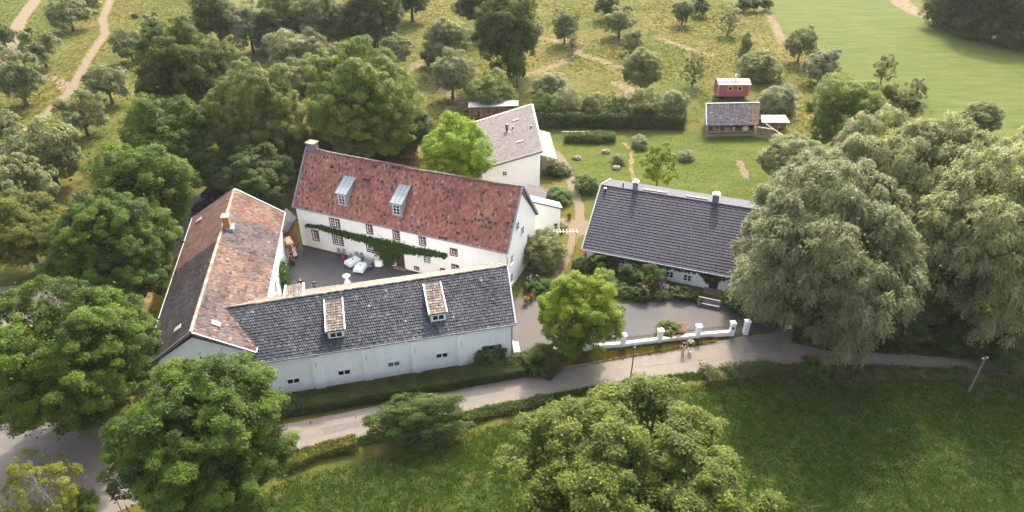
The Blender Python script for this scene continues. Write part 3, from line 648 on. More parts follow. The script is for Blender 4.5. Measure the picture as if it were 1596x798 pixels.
for (x, y), (ea, ee, pp) in (((337, 505.5), (NR, eE, pE)),):
    u, d = on_roof(x, y, ea, ee, pp, EH, slE); o = v3(ea+ee*u+pp*d, EH+slE*d+0.1); E3 = Vector((*ee, 0)); up = (Vector((*pp, 0))+Vector((0, 0, slE))).normalized(); sk.obox(o-E3*0.35-up*0.45, E3*0.7, up*0.9, E3.cross(up)*0.08)
eW = (NL-FL_).normalized(); pW = Vector((-eW.y, eW.x))
for x, y in ((277.5, 513), (310.5, 344)):
    u, d = on_roof(x, y, FL_, eW, pW, EH, slE); o = v3(FL_+eW*u+pW*d, EH+slE*d+0.1); E3 = Vector((*eW, 0)); up = (Vector((*pW, 0))+Vector((0, 0, slE))).normalized(); sk.obox(o-E3*0.35-up*0.4, E3*0.7, up*0.8, E3.cross(up)*0.08)
sk.build('roof_light', M['greyroof'], WB)

# ------------------------------------------------------------------ south barn
rg = random.Random(13)
SA, SB = Vector((-25.25, 50.55)), Vector((0.34, 56.75)); SEH, SRH = 4.75, 7.6
RGL, RGR = G(351, 481, 7.6).xy, G(790, 415.5, 7.6).xy
BKR, BKL = G(772, 411.5, 6.1).xy, G(455, 455, 6.1).xy
SBN = thing('south_barn', 'white barn with dark slate tiles and two pale dormers beside the road', 'barn', (-12.5, 56, 0))
eS = (SB-SA).normalized(); pS = Vector((-eS.y, eS.x)); slS = (SRH-SEH)/((RGL-SA).dot(pS)*0.5+(RGR-SB).dot(pS)*0.5)
RGLx = RGL+(RGL-RGR).normalized()*0.9; SAx = SA-eS*0.0
def tone_s(u, v, r):
    w_ = mnoise.noise(Vector((u*6, v*3, 1.5)))*0.2
    if r.random() < 0.004: return 1.0
    return min(0.93, max(0, 0.48+w_+r.gauss(0, 0.17)))
sroof = tiled('roof', v3(SAx, SEH), v3(SB, SEH), v3(RGR, SRH), v3(RGLx, SRH), M['tile_grey'], SBN, 0.25, 0.37, tone_s, rg, lift=0.06, curve=0.03, jit=0.015)
tiled('rear_roof', v3(BKR, 6.1), v3(BKL, 6.1), v3(RGLx, SRH), v3(RGR, SRH), M['tile_beige'], SBN, 0.28, 0.36, lambda u, v, r: r.random(), rg)
ub = MB(); slab(ub, v3(SA, SEH-.05), v3(SB, SEH-.05), v3(RGR, SRH-.35), v3(RGLx, SRH-.35), 0.12); slab(ub, v3(BKR, 6.0), v3(BKL, 6.0), v3(RGLx, SRH-.3), v3(RGR, SRH-.3), 0.1); ub.build('roof_deck', M['darkwood'], SBN)
ridge_caps(v3(RGLx, SRH+0.04), v3(RGR, SRH+0.04), M['tile_grey'], sroof, 0.14)
sa, sb = SA+pS*0.3+eS*0.05, SB+pS*0.3-eS*0.2
bk_r, bk_l = BKR-pS*0.2-eS*0.25, BKL-pS*0.2
swin = [(457.5, 594.5, 0), (536.5, 581, 0), (614, 568, 1), (689, 554.5, 0), (761.5, 542.5, 0)]
sops = []
for x, y, k in swin:
    u, z = on_wall(x, y, sa, sb); sops.append((u-0.62, u+0.62, z-0.33, z+0.33))
bm = MB(); wall(bm, sa, sb, -0.05, SEH-0.05, sops, 0.12)
wall(bm, sb, bk_r, -0.05, SEH-0.05); bm.face([v3(sb, SEH-.05), v3(bk_r, SEH-.05), v3(bk_r, 6.0), v3(RGR-eS*0.2, SRH-0.2)])
wall(bm, bk_r, bk_l, -0.05, 6.05); bm.build('wall', M['white'], SBN)
pil = MB(); ES = Vector((*eS, 0)); NS = Vector((eS.y, -eS.x, 0))
for x in (492, 572, 648, 720):
    u, z = on_wall(x, 570, sa, sb); pil.obox(v3(sa, -0.05)+ES*(u-0.35), ES*0.9, NS*0.2, (0, 0, SEH-0.42))
for u in (0.0,): pil.obox(v3(sa, SEH-0.42)+ES*u, ES*(sb-sa).length, NS*0.07, (0, 0, 0.28))
pil.build('pilaster', M['white'], SBN)
tiebar = MB()
for x in (492, 572, 648, 720):
    u, z = on_wall(x, 570, sa, sb); tiebar.obox(v3(sa, 2.9)+ES*(u+0.02)+NS*0.205, ES*0.05, NS*0.03, (0, 0, 0.6))
tiebar.build('wall_anchor', M['greyroof'], SBN)
for o, (x, y, k) in zip(sops, swin): window(SBN, sa, sb, *o, cols=1, rows=1, sashes=2, setback=0.08, glass=M['glassblue'] if k else None, surround=M['trimwhite'])
gt = MB(); gt.tube([v3(SA-pS*0.08, SEH-.04), v3(SB-pS*0.08, SEH-.04)], 0.085); gt.build('gutter', M['zincdark'], SBN)
dp = MB(); dp.tube([v3(SB-pS*0.08-eS*0.25, SEH-.1), v3(sb-pS*0.1-eS*0.1, SEH-.6), v3(sb-pS*0.1-eS*0.1, 0)], 0.06); dp.build('downpipe', M['zinc'], SBN)
vb = MB(); bar(vb, v3(SB+eS*0.06, SEH-.06), v3(RGR+eS*0.06, SRH-.02), 0.16, 0.2); bar(vb, v3(BKR+eS*0.06, 6.04), v3(RGR+eS*0.06, SRH-.02), 0.16, 0.2); vb.build('verge_board', M['zinc'], SBN)
for x, y in ((525, 527), (683.5, 500)):
    u, d = on_roof(x, y, SA, eS, pS, SEH, slS)
    dormer(SBN, SA, eS, pS, SEH, slS, u, d, 1.72, 1.0, 0.20, None, M['zinc'], tiles=M['tile_pale'], sash=2, over=0.08, facemat=M['trimwhite'])
pch = MB()   # porch dormer on the courtyard side
pp_ = G(459, 452, 6.9); eP = Vector((*eS, 0)); qP = Vector((*pS, 0))
pch.obox(Vector((pp_.x, pp_.y, 5.6))-eP*0.95-qP*1.9, eP*1.9, qP*2.8, (0, 0, 1.1)); pd = pch.build('porch_dormer', M['white'], SBN)
o0 = Vector((pp_.x, pp_.y, 6.85))-eP*0.9+qP*1.0; o1 = o0+eP*1.8; o2 = o1-qP*2.9+Vector((0, 0, 0.42)); o3 = o0-qP*2.9+Vector((0, 0, 0.42))
tiled('porch_roof', o1, o0, o3, o2, M['tile_pale'], pd, 0.26, 0.34, lambda u, v, r: r.random(), rg)
bm = MB(); bar(bm, o0-eP*.06-Vector((0, 0, .1)), o3-eP*.06-Vector((0, 0, .1)), 0.16, 0.26); bar(bm, o1+eP*.06-Vector((0, 0, .1)), o2+eP*.06-Vector((0, 0, .1)), 0.16, 0.26); bm.build('verge_board', M['trimwhite'], pd)
rv = MB()
u, d = on_roof(598, 461, SA, eS, pS, SEH, slS); o = v3(SA+eS*u+pS*d, SEH+slS*d); rv.tube([o, o+Vector((0, 0, .55)), o+Vector((.25, -.1, .8)), o+Vector((.5, -.2, .7))], 0.07)
rv.tube([o+Vector((0, -.6, .3)), o+Vector((0.5, -.5, .3))], 0.05); rv.build('vent_pipe', M['greyroof'], SBN)

# ------------------------------------------------------------------ annex behind the farmhouse
rg = random.Random(14)
AX = thing('annex', 'white garden annex with grey brown single-slope roof and metal flue behind the farmhouse', 'house', (0, 105, 0))
a_fr, a_rr, a_rl, a_fl = Vector((4.7, 96.4)), Vector((3.52, 116)), Vector((-6.6, 114.8)), Vector((-5.4, 95.6)); HH, HL = 6.8, 3.95
aroof = tiled('roof', v3(a_rl, HL), v3(a_fl, HL), v3(a_fr, HH), v3(a_rr, HH), M['tile_annex'], AX, 0.3, 0.36, lambda u, v, r: min(1, max(0, r.gauss(.5, .2))), rg)
ub = MB(); slab(ub, v3(a_rl, HL), v3(a_fl, HL), v3(a_fr, HH), v3(a_rr, HH), 0.2); ub.build('roof_deck', M['zincdark'], AX)
vb = MB(); bar(vb, v3(a_fl, HL-.3)-Vector((0, .06, 0)), v3(a_fr, HH-.3)-Vector((0, .06, 0)), 0.12, 0.36); vb.build('fascia', M['zincdark'], AX)
vb = MB(); bar(vb, v3(a_fr, HH-.12)+Vector((.08, 0, 0)), v3(a_rr, HH-.12)+Vector((.08, 0, 0)), 0.16, 0.24); bar(vb, v3(a_rl, HL-.1)+Vector((0, .08, 0)), v3(a_rr, HH-.1)+Vector((0, .08, 0)), .16, .24); vb.build('verge_board', M['trimwhite'], AX)
wf0, wf1, wr1, wr0 = a_fl+Vector((.3, .35)), a_fr+Vector((-.35, .35)), a_rr+Vector((-.3, -.35)), a_rl+Vector((.3, -.35))
aw = [pxwin(786.5, 270, 7, 6, wf0, wf1)]
bm = MB(); zl = HL+0.1; wall(bm, wf0, wf1, -0.05, zl, []); bm.face([v3(wf0, zl), v3(wf1, zl), v3(wf1, HH-.2)]); wall(bm, wf1, wr1, -0.05, HH-.2); wall(bm, wr1, wr0, -0.05, zl); bm.face([v3(wr1, zl), v3(wr0, zl), v3(wr1, HH-.2)]); wall(bm, wr0, wf0, -0.05, HL-.1)
bm.build('wall', M['white'], AX)
for o in aw: window(AX, wf0, wf1, *o, cols=2, rows=2, setback=-0.06)
eA = (a_fl-a_rl).normalized(); pA = Vector((-eA.y, eA.x)); slA = (HH-HL)/10.1
def axp(x, y):
    u, d = on_roof(x, y, a_rl, eA, pA, HL, slA); return v3(a_rl+eA*u+pA*d, HL+slA*d)
fl = MB(); o = axp(790, 206); fl.lathe(o-Vector((0, 0, .1)), [(0.24, 0), (0.24, 1.15), (0.34, 1.2), (0.34, 1.5), (0.2, 1.6)], 14); flu = fl.build('flue', M['zincdark'], AX, True)
fc = MB(); fc.box(o+Vector((0.25, -.05, 0.12)), (1.1, 0.9, 0.1), 0.1); fc.build('flashing', M['greyroof'], flu)
rl = MB()
for x, y in ((804, 188), (810.5, 221.5)):
    o = axp(x, y); E3 = Vector((*eA, 0)); P3 = (Vector((*pA, 0))+Vector((0, 0, slA))).normalized(); rl.obox(o+Vector((0, 0, .1))-E3*.3-P3*.55, E3*.6, P3*1.1, E3.cross(P3)*.1)
rl.build('roof_light', M['greyroof'], AX)
rv = MB(); o = axp(827.5, 200); rv.lathe(o, [(0.12, 0), (0.12, .35), (0.2, .4), (0.2, .5)], 10); o = axp(799, 201); rv.lathe(o, [(0.12, 0), (0.12, .45), (0.18, .5)], 10); rv.build('vent_pipe', M['blackplastic'], AX)
CPT = thing('lean_to', 'open wooden lean-to with pale sheet roof on right side of the annex', 'lean-to', (6, 108, 0))
bm = MB(); slab(bm, (4.45, 102.0, 3.6), (7.3, 101.6, 3.0), (6.6, 112.5, 3.0), (3.9, 112.8, 3.6), 0.12); bm.build('roof', M['greyroof'], CPT)
for x, y in ((6.9, 102.1), (6.6, 107), (6.3, 112.1), (5.0, 102.2)):
    bm = MB(); bm.box((x, y, 1.5), (0.16, 0.16, 2.95)); bm.build('post', M['greywood'], CPT)
bm = MB(); bm.box((5.9, 102.4, 1.2), (1.9, 0.1, 2.3)); [bm.box((5.0+k*.22, 102.33, 1.2), (0.16, 0.04, 2.3)) for k in range(9)]; bm.build('board_wall', M['greywood'], CPT)
WS = thing('wood_store', 'open wood store stacked with logs under a thin roof behind the annex', 'wood store', (-4, 118, 0))
q = G(768, 186); cx_, cy_ = q.x-0.5, q.y+1.0
bm = MB(); slab(bm, (cx_-4.2, cy_-1.2, 2.5), (cx_+5.5, cy_-1.0, 2.8), (cx_+5.5, cy_+1.6, 2.9), (cx_-4.2, cy_+1.4, 2.6), 0.12); bm.build('roof', M['greyroof'], WS)
for k in range(5):
    bm = MB(); bm.box((cx_-4+k*2.2, cy_-0.9, 1.2), (0.14, 0.14, 2.5)); bm.build('post', M['greywood'], WS)
bm = MB(); rr = random.Random(3)
for i in range(34):
    for j in range(11):
        if rr.random() < 0.06: continue
        r_ = rr.uniform(0.085, 0.12); X_ = cx_-3.8+i*0.235; Z_ = 0.12+j*0.2
        bm.tube([(X_, cy_-0.6+rr.uniform(-.05, .05), Z_), (X_, cy_+0.8, Z_)], r_, 7, True, rr.random())
M['logs'] = toned('split_logs', [(0, (0.10, 0.05, 0.025)), (1, (0.34, 0.19, 0.10))], 0.85)
tag(bm.build('log_pile', M['logs'], WS), kind=None)
BD = MB(); q = G(630, 246); rr = random.Random(5)
for k in range(5):
    for i in range(3): BD.box((q.x+rr.uniform(-.2, .2), q.y+i*0.5, 0.12+k*0.5), (4.6, 0.45, 0.16), 0.05, rr.random())
    BD.box((q.x-1.5, q.y+.5, 0.36+k*.5), (.15, 1.4, .3)); BD.box((q.x+1.5, q.y+.5, 0.36+k*.5), (.15, 1.4, .3))
tag(BD.build('board_stack', M['logs']), 'stack of brown boards behind the farmhouse ridge beside the bright lime tree', 'board stack')

# ------------------------------------------------------------------ east cottage
rg = random.Random(15)
HA = Vector((9.0, 74.25)); eH = Vector((0.9405, -0.3397)).normalized(); pH = Vector((-eH.y, eH.x)); HB = HA+eH*22.4; CE, CR, CD = 3.0, 7.85, 9.0
CT = thing('cottage', 'long low white cottage with anthracite tiled roof and two slim chimneys', 'house', (20, 74, 0))
HC, HD = HB+pH*CD, HA+pH*CD; HE_, HF_ = HB+pH*(CD+6.3), HA+pH*(CD+6.3)
def tone_u(u, v, r): return min(1, max(0, r.gauss(0.5, 0.16)))
croof = tiled('roof', v3(HA, CE), v3(HB, CE), v3(HC, CR), v3(HD, CR), M['tile_dark'], CT, 0.30, 0.42, tone_u, rg, lift=0.07, curve=0.045, jit=0.003)
tiled('rear_roof', v3(HE_, 5.75), v3(HF_, 5.75), v3(HD, CR), v3(HC, CR), M['tile_dark'], CT, 0.30, 0.42, tone_u, rg, jit=0.003)
ub = MB(); slab(ub, v3(HA, CE), v3(HB, CE), v3(HC, CR), v3(HD, CR), 0.18); slab(ub, v3(HE_, 5.75), v3(HF_, 5.75), v3(HD, CR), v3(HC, CR), 0.18); ub.build('roof_deck', M['darkwood'], CT)
ridge_caps(v3(HD, CR+.05), v3(HC, CR+.05), M['tile_dark'], croof, 0.17)
vb = MB(); bar(vb, v3(HA-eH*.06, CE-.12), v3(HD-eH*.06, CR-.06), 0.16, 0.24); bar(vb, v3(HF_-eH*.06, 5.68), v3(HD-eH*.06, CR-.06), .16, .24); vb.build('verge_board', M['zinc'], CT)
gt = MB(); gt.tube([v3(HA-pH*.08, CE-.02), v3(HB-pH*.08, CE-.02)], 0.09); gt.build('gutter', M['zinc'], CT)
c1, c2, c3, c4 = HA+pH*1.1+eH*.4, HB+pH*1.1-eH*.4, HE_-pH*.4-eH*.4, HF_-pH*.4+eH*.4
cw = []
for x, y, w, h in ((968.5, 407, 9, 9), (1018, 418, 8, 9), (1043, 429, 13, 6), (1071, 435, 13, 6)):
    u, z = on_wall(x, y, c1, c2); z = max(0.9, min(z, 2.2)); cw.append((u-0.5, u+0.5, z-0.45, z+0.45))
ud, zd = on_wall(1110, 455, c1, c2); cdoor = (ud-0.55, ud+0.55, 0.05, 2.1)
bm = MB(); wall(bm, c1, c2, -0.05, CE+0.45, cw+[cdoor]); wall(bm, c2, c3, -0.05, 5.5); wall(bm, c3, c4, -0.05, 5.5); wall(bm, c4, c1, -0.05, 3.4)
bm.face([v3(c4, 3.4), v3(c1, 3.4), v3(HD+eH*.4, CR-.25), v3(c4, 5.5)]); bm.face([v3(c2, 3.4), v3(c3, 5.5), v3(HC-eH*.4, CR-.25)]); bm.build('wall', M['white'], CT)
for o in cw: window(CT, c1, c2, *o, cols=1, rows=2, sashes=2)
E3 = Vector((*eH, 0)); N3 = Vector((eH.y, -eH.x, 0)); bm = MB(); bm.obox(v3(c1, .05)+E3*cdoor[0]-N3*.1, E3*1.1, N3*.05, (0, 0, 2.05)); bm.build('door', M['darkwood'], CT)
def roofpt(x, y, back=False):
    u, d = on_roof(x, y, HA, eH, pH, CE, (CR-CE)/CD); return u, d
for x, yb, w in ((991.5, 290, 0.75), (1115.5, 311, 0.95)):
    u, d = roofpt(x, yb); d = CD+0.15; o = v3(HA+eH*u+pH*d, CR-.2); bm = MB(); bm.box(o+Vector((0, 0, .75)), (w*.85, 0.6, 1.35), math.atan2(eH.y, eH.x)); cm_ = bm.build('chimney', M['zincdark'], CT)
    bm = MB(); bm.box(o+Vector((0, 0, 1.46)), (w, 0.75, 0.1), math.atan2(eH.y, eH.x)); bm.box(o+Vector((0, 0, 1.62)), (w*.6, .45, .22), math.atan2(eH.y, eH.x)); bm.build('chimney_cap', M['trimwhite'], cm_)
slb = (CR-5.75)/6.3; sk = MB()
for x0, x1 in ((1001, 1038), (1072, 1106)):
    u0_, _ = roofpt(x0, 293); u1_, _ = roofpt(x1, 300); dd = CD+2.0; up = (Vector((*pH, 0))-Vector((0, 0, slb))).normalized()
    sk.obox(v3(HA+eH*u0_+pH*(CD+1.0), CR-slb*1.0+.12), E3*(u1_-u0_), up*1.4, Vector((0, 0, .1)))
sk.build('roof_light', M['tile_annex'], CT)
bm = MB(); u, d = roofpt(972.5, 284); o = v3(HA+eH*u+pH*(CD+.6), CR-.3); bm.tube([o, o+Vector((0, 0, 1.0))], 0.09); u, d = roofpt(943, 298); o = v3(HA+eH*u+pH*d, CE+d*(CR-CE)/CD); bm.lathe(o, [(.16, 0), (.16, .3), (.22, .35), (.22, .5)], 10); bm.build('vent_pipe', M['blackplastic'], CT)
bm = MB(); bm.obox(v3(c1, 0)+E3*(cdoor[0]-.5)+N3*.02, E3*2.2, N3*1.2, (0, 0, .16)); bm.build('doorstep', M['stone'], CT)

# ------------------------------------------------------------------ garden shed, lean-to shed, wagon
rg = random.Random(16)
SH = thing('garden_shed', 'open-fronted wooden garden shed with grey tiled roof below the pink wagon', 'shed', (40.5, 120, 0))
s0, s1 = Vector((35.4, 117.2)), Vector((44.9, 117.6)); sz0, sz1 = 2.4, 4.7
r0, r1, r2, r3 = v3(s0, sz0), v3(s1, sz0), Vector((46.2, 122.6, sz1)), Vector((36.1, 122.1, sz1))
def tone_shed(u, v, r): return min(1, max(0, r.gauss(.45, .22)))
tiled('roof', r0, r0.lerp(r1, .87), r3.lerp(r2, .87), r3, M['tile_shed'], SH, 0.28, 0.36, tone_shed, rg)
tiled('red_roof_strip', r0.lerp(r1, .873), r1, r2, r3.lerp(r2, .873), M['tile_mixed'], SH, 0.28, 0.36, lambda u, v, r: r.uniform(.66, .85), rg)
bk0, bk1 = Vector((37.0, 126.2, 3.2)), Vector((47.0, 126.6, 3.2))
ub = MB(); slab(ub, r0, r1, r2, r3, .14); slab(ub, bk1, bk0, r3, r2, .14); ub.build('roof_deck', M['greywood'], SH)
vb = MB(); bar(vb, r0-Vector((.07, 0, .1)), r3-Vector((.07, 0, .1)), .16, .26); bar(vb, r3+Vector((0, 0, .02)), r2+Vector((0, 0, .02)), .2, .1); vb.build('verge_board', M['zinc'], SH)
wa, wb, wc, wd = Vector((35.9, 117.9)), Vector((44.4, 118.3)), Vector((46.3, 126)), Vector((37.4, 125.6))
bm = MB(); wall(bm, wd, wa, 0, 2.4); wall(bm, wb, wc, 0, 2.5); wall(bm, wc, wd, 0, 3.0); bm.face([v3(wd, 2.4), v3(wa, 2.4), Vector((36.4, 122.1, 4.5))]); wall(bm, Vector((36.2, 120.6)), Vector((44.8, 121)), 0, 3.6)
for k in range(30): bm.obox((36.25+k*.29, 120.52+k*.0133, 0), (.2, 0, 0), (0, -.04, 0), (0, 0, 3.3))
bm.build('board_wall', M['greywood'], SH)
for k in range(5):
    p = lerp2(wa, wb, k/4); bm = MB(); bm.box((p.x, p.y, 1.25), (.16, .16, 2.5)); bm.build('post', M['greywood'] if k != 1 else M['yellowtrim'], SH)
bm = MB(); bm.obox(v3(wa, 0)-Vector((.2, .25, 0)), Vector((9, .42, 0)), (0, .25, 0), (0, 0, .55)); rr = random.Random(2)
bm.build('low_wall', M['stone'], SH)
CR_ = [('grey plastic crate standing inside the open garden shed', M['f_grey'], 1.6), ('white sack lying at right end of the open garden shed', M['cloth'], 7.4), ('pale wooden box in the middle of the open shed front', M['palewood'], 3.8), ('white bucket near the middle of the open shed', M['trimwhite'], 5.2)]
for lb, mt, u in CR_:
    p = lerp2(wa, wb, u/8.5)+Vector((0, 1.0)); bm = MB()
    if 'bucket' in lb: bm.lathe((p.x, p.y, 0.75), [(0.2, 0), (.26, .5), (.23, .5), (.18, .05)], 14)
    elif 'sack' in lb: bm.lathe((p.x, p.y, 0.75), [(0.45, 0), (.6, .25), (.5, .55), (.2, .75), (.26, .9)], 12)
    else:
        for q_ in ((0, 0, .05, 1, .7, .1), (0, .32, .3, 1, .06, .5), (0, -.32, .3, 1, .06, .5), (.47, 0, .3, .06, .6, .5), (-.47, 0, .3, .06, .6, .5)): bm.box((p.x+q_[0], p.y+q_[1], .75+q_[2]), q_[3:])
    nm = lb.split(' ')[2 if 'plastic' in lb or 'wooden' in lb else 1]; tag(bm.build(nm, mt), lb, nm)
bm = MB(); bm.obox((36.2, 118.3, .55), (8.3, .3, 0), (0, 1.9, 0), (0, 0, .18)); bm.build('workbench', M['palewood'], SH)
SS = thing('field_shelter', 'low open shelter with pale sheet roof right of the garden shed', 'shelter', (48.5, 121, 0))
f = [G(1187, 191, 2.0), G(1232, 191, 2.0), G(1224, 179, 2.3), G(1186, 179, 2.3)]
bm = MB(); slab(bm, *f, .1); bm.build('roof', M['greyroof'], SS)
for t_ in (.3, .62, .97):
    for a, b_ in ((0, 1), (3, 2)):
        p = f[a].lerp(f[b_], t_); bm = MB(); bm.box((p.x, p.y+(.15 if a == 0 else -.15), .95), (.12, .12, 1.9)); bm.build('post', M['palewood'], SS)
bm = MB(); p = f[3].lerp(f[2], .5); bm.box((p.x, p.y-.4, .9), (5.5, .08, 1.6)); bm.build('board_wall', M['greywood'], SS)
# wagon
WG = thing('shepherd_wagon', 'pink wooden shepherd wagon with curved grey roof and yellow window trim', 'wagon', (45.8, 138.6, 0))
w0, w1 = 42.6, 49.0; y0, y1 = 137.2, 140.6; zb, zt = 0.7, 3.1
bm = MB(); bm.obox((w0, y0, zb), (w1-w0, 0, 0), (0, y1-y0, 0), (0, 0, zt-zb))
n = 18
for k in range(n): bm.obox((w0+.02+(w1-w0-.04)*k/n, y0-.02, zb), ((w1-w0)/n-.03, 0, 0), (0, .02, 0), (0, 0, zt-zb))
bm.mesh([(w0, y0+(y1-y0)*k/8, zt+.55*math.sin(math.pi*k/8)) for k in range(9)], [tuple(range(9))]); bm.mesh([(w1, y0+(y1-y0)*k/8, zt+.55*math.sin(math.pi*k/8)) for k in range(9)], [tuple(range(9))[::-1]])
bm.build('body', M['pink'], WG)
bm = MB()
for k in range(10):
    a0 = -.06+1.12*k/10; a1 = -.06+1.12*(k+1)/10; q = lambda a, o: Vector((0, y0+(y1-y0)*a, zt+.02+.6*math.sin(math.pi*min(max(a, 0), 1))+o))
    p0_, p1_ = q(a0, 0), q(a1, 0); X0, X1 = Vector((w0-.25, 0, 0)), Vector((w1+.25, 0, 0)); bm.prism([p0_+X0, p0_+X1, p1_+X1, p1_+X0], (0, 0, .1))
bm.build('roof', M['greyroof'], WG)
bm = MB()
for x in (w0, w1-.14): bm.obox((x, y0-.05, zb), (.14, 0, 0), (0, .04, 0), (0, 0, zt-zb))
bm.obox((w0-.04, y0, zb), (.04, 0, 0), (0, .14, 0), (0, 0, zt-zb)); bm.obox((w0-.04, y0+1.1, zb), (.04, 0, 0), (0, .1, 0), (0, 0, 2.2)); bm.obox((w0-.04, y0+2.2, zb), (.04, 0, 0), (0, .1, 0), (0, 0, 2.2)); bm.obox((w0-.04, y0+1.2, zb+2.1), (.04, 0, 0), (0, 1, 0), (0, 0, .1))
bm.build('corner_trim', M['yellowtrim'], WG)
for x in (45.0, 47.0): window(WG, (w0, y0-.03), (w1, y0-.03), x-w0-.35, x-w0+.35, 2.0, 2.75, cols=1, rows=1, surround=M['yellowtrim'], mat_frame=M['yellowtrim'], setback=-0.02)
bm = MB(); bm.obox((w0-.03, y0+1.2, zb), (.03, 0, 0), (0, 1, 0), (0, 0, 2.0)); bm.build('door', M['redwood'], WG)
bm = MB(); bm.lathe((46.4, 139.2, zt+.5), [(.1, 0), (.1, .8), (.2, .85), (.2, 1.1), (.05, 1.2)], 12); bm.build('flue', M['trimwhite'], WG)
for x in (43.6, 48):
    for y in (y0+.15, y1-.15):
        bm = MB(); bm.tube([(x, y-.06, .42), (x, y+.06, .42)], .42, 18); bm.build('wheel', M['iron'], WG)

# ------------------------------------------------------------------ gate at the back of the courtyard
GT = thing('courtyard_gate', 'tall orange brown wooden gate closing the far corner of the courtyard', 'gate', (-29.4, 78, 0))
ga, gb = Vector((-29.25, 79.75)), Vector((-29.55, 76.1)); ge = (gb-ga).normalized(); gn = Vector((-ge.y, ge.x)); gn = gn if gn.x > 0 else -gn
bm = MB(); GE = Vector((*ge, 0)); GN = Vector((*gn, 0)); n = 14; Lg = (gb-ga).length
for k in range(n): bm.obox(v3(ga, .05)+GE*(Lg*k/n), GE*(Lg/n-.02), GN*.07, (0, 0, 4.0+.02*(k % 2)))
bm.obox(v3(ga, .05)-GN*.02, GE*Lg, GN*.03, (0, 0, 4.0)); bm.build('board_panel', M['gatewood'], GT)
bm = MB()
for z in (.5, 2.0, 3.6): bm.obox(v3(ga, z)+GN*.07, GE*Lg, GN*.04, (0, 0, .18))
bm.build('rail', M['darkwood'], GT)
bm = MB(); slab(bm, v3(ga+Vector((.3, .2)), 4.25), v3(gb+Vector((.3, 0)), 4.25), v3(gb+Vector((-1.6, .9)), 4.9), v3(ga+Vector((-1.4, 1.6)), 5.0), .14); bm.build('roof', M['tile_grey'], GT)
ol = MB(); oa = v3(gb, .05)+Vector((.12, -.1, 0)); OD = Vector((.62, -.78, 0)).normalized()
for k in range(7): ol.obox(oa+OD*(.22*k), OD*.2, OD.cross(Vector((0, 0, 1)))*.07, (0, 0, 3.2))
ol.build('open_leaf', M['gatewood'], GT)

# ------------------------------------------------------------------ white boundary wall with railings, gates
PIL = [(8.12, 58.13), (12.32, 58.57), (16.54, 59.34), (20.98, 60.12), (24.99, 60.69)]
PIL = [Vector(p) for p in PIL]
BW = thing('boundary_wall', 'low white garden wall with square pillars and thin iron railings along the road', 'wall', (*PIL[2], 0))
bm = MB(); q = [Vector((4.3, 57.5))]+PIL
for a, b_ in zip(q[:-1], q[1:]):
    d = (b_-a).normalized(); n3 = Vector((-d.y, d.x, 0)); bm.obox(v3(a, -.05)-n3*.15, v3(b_, 0)-v3(a, 0), n3*.3, (0, 0, .62)); bm.obox(v3(a, .57)-n3*.19, v3(b_, 0)-v3(a, 0), n3*.38, (0, 0, .07))
bm.build('low_wall', M['white'], BW)
def pillar(p, h, parent, name='pillar'):
    bm = MB(); bm.box((p.x, p.y, h/2), (.5, .5, h), .15); bm.box((p.x, p.y, h+.04), (.64, .64, .1), .15); i = len(bm.v)
    bm.mesh([(p.x-.3, p.y-.3, h+.09), (p.x+.3, p.y-.3, h+.09), (p.x+.3, p.y+.3, h+.09), (p.x-.3, p.y+.3, h+.09), (p.x, p.y, h+.26)], [(0, 1, 4), (1, 2, 4), (2, 3, 4), (3, 0, 4)])
    return bm.build(name, M['trimwhite'], parent)
for p in PIL: pillar(p, 1.75, BW)
def railing(a, b_, z0, z1, parent=None, name='railing', off=0.0):
    bm = MB(); a3 = v3(a, 0); b3 = v3(b_, 0); d = (b3-a3).normalized(); Lr = (b3-a3).length; n_ = int(Lr/.13)
    for z in (z0+.08, z1-.1): bm.tube([a3+Vector((0, 0, z)), b3+Vector((0, 0, z))], .022, 6)
    for k in range(1, n_):
        p = a3+d*(Lr*k/n_); bm.tube([p+Vector((0, 0, z0)), p+Vector((0, 0, z1))], .013, 5)
        bm.lathe(p+Vector((0, 0, z1)), [(.02, 0), (.026, .03), (.004, .11)], 5)
    return bm.build(name, M['iron'], parent)
for a, b_ in zip(q[:-1], q[1:]):
    d = (b_-a).normalized()*.28; railing(a+d, b_-d, .62, 1.35, BW)
GP1, GP2 = Vector((26.67, 60.92)), Vector((31.94, 61.97))
for p, lb in ((GP1, 'white square gate pillar standing alone between the small gate and wide gate'), (GP2, 'white gate pillar half hidden by willow at end of the wide gate')):
    o = thing('gate_pillar', lb, 'pillar', (p.x, p.y, 0)); pillar(p, 1.8, o, 'shaft')
g1 = thing('garden_gate', 'narrow black iron gate between two white pillars', 'gate', (*(PIL[-1]), 0)); railing(PIL[-1]+Vector((.3, .05)), GP1-Vector((.3, .05)), .12, 1.35, g1, 'gate_leaf')
g2 = thing('driveway_gate', 'wide black iron driveway gate running towards the willow', 'gate', (*GP1, 0)); mid = GP1.lerp(GP2, .5)
railing(GP1+Vector((.32, .06)), mid-Vector((.03, .01)), .12, 1.3, g2, 'gate_leaf'); railing(mid+Vector((.03, .01)), GP2-Vector((.32, .06)), .12, 1.3, g2, 'gate_leaf')
mb = MB(); mb.box((25.0, 60.42, 1.2), (.24, .06, .3), .15); tag(mb.build('letter_box', M['iron']), 'small black letter box on the white pillar beside the narrow gate', 'letter box')
bn = MB()   # kerb at road edge of the verge
kb = px((868, 577), (930, 566), (1000, 553), (1060, 541), (1115, 533))
for a, b_ in zip(kb[:-1], kb[1:]):
    d = (b_-a).normalized(); bn.obox(a+Vector((0, .05, -.05)), b_-a, Vector((-d.y, d.x, 0))*.16, (0, 0, .15))
tag(bn.build('kerb', M['stone']), kind='structure')

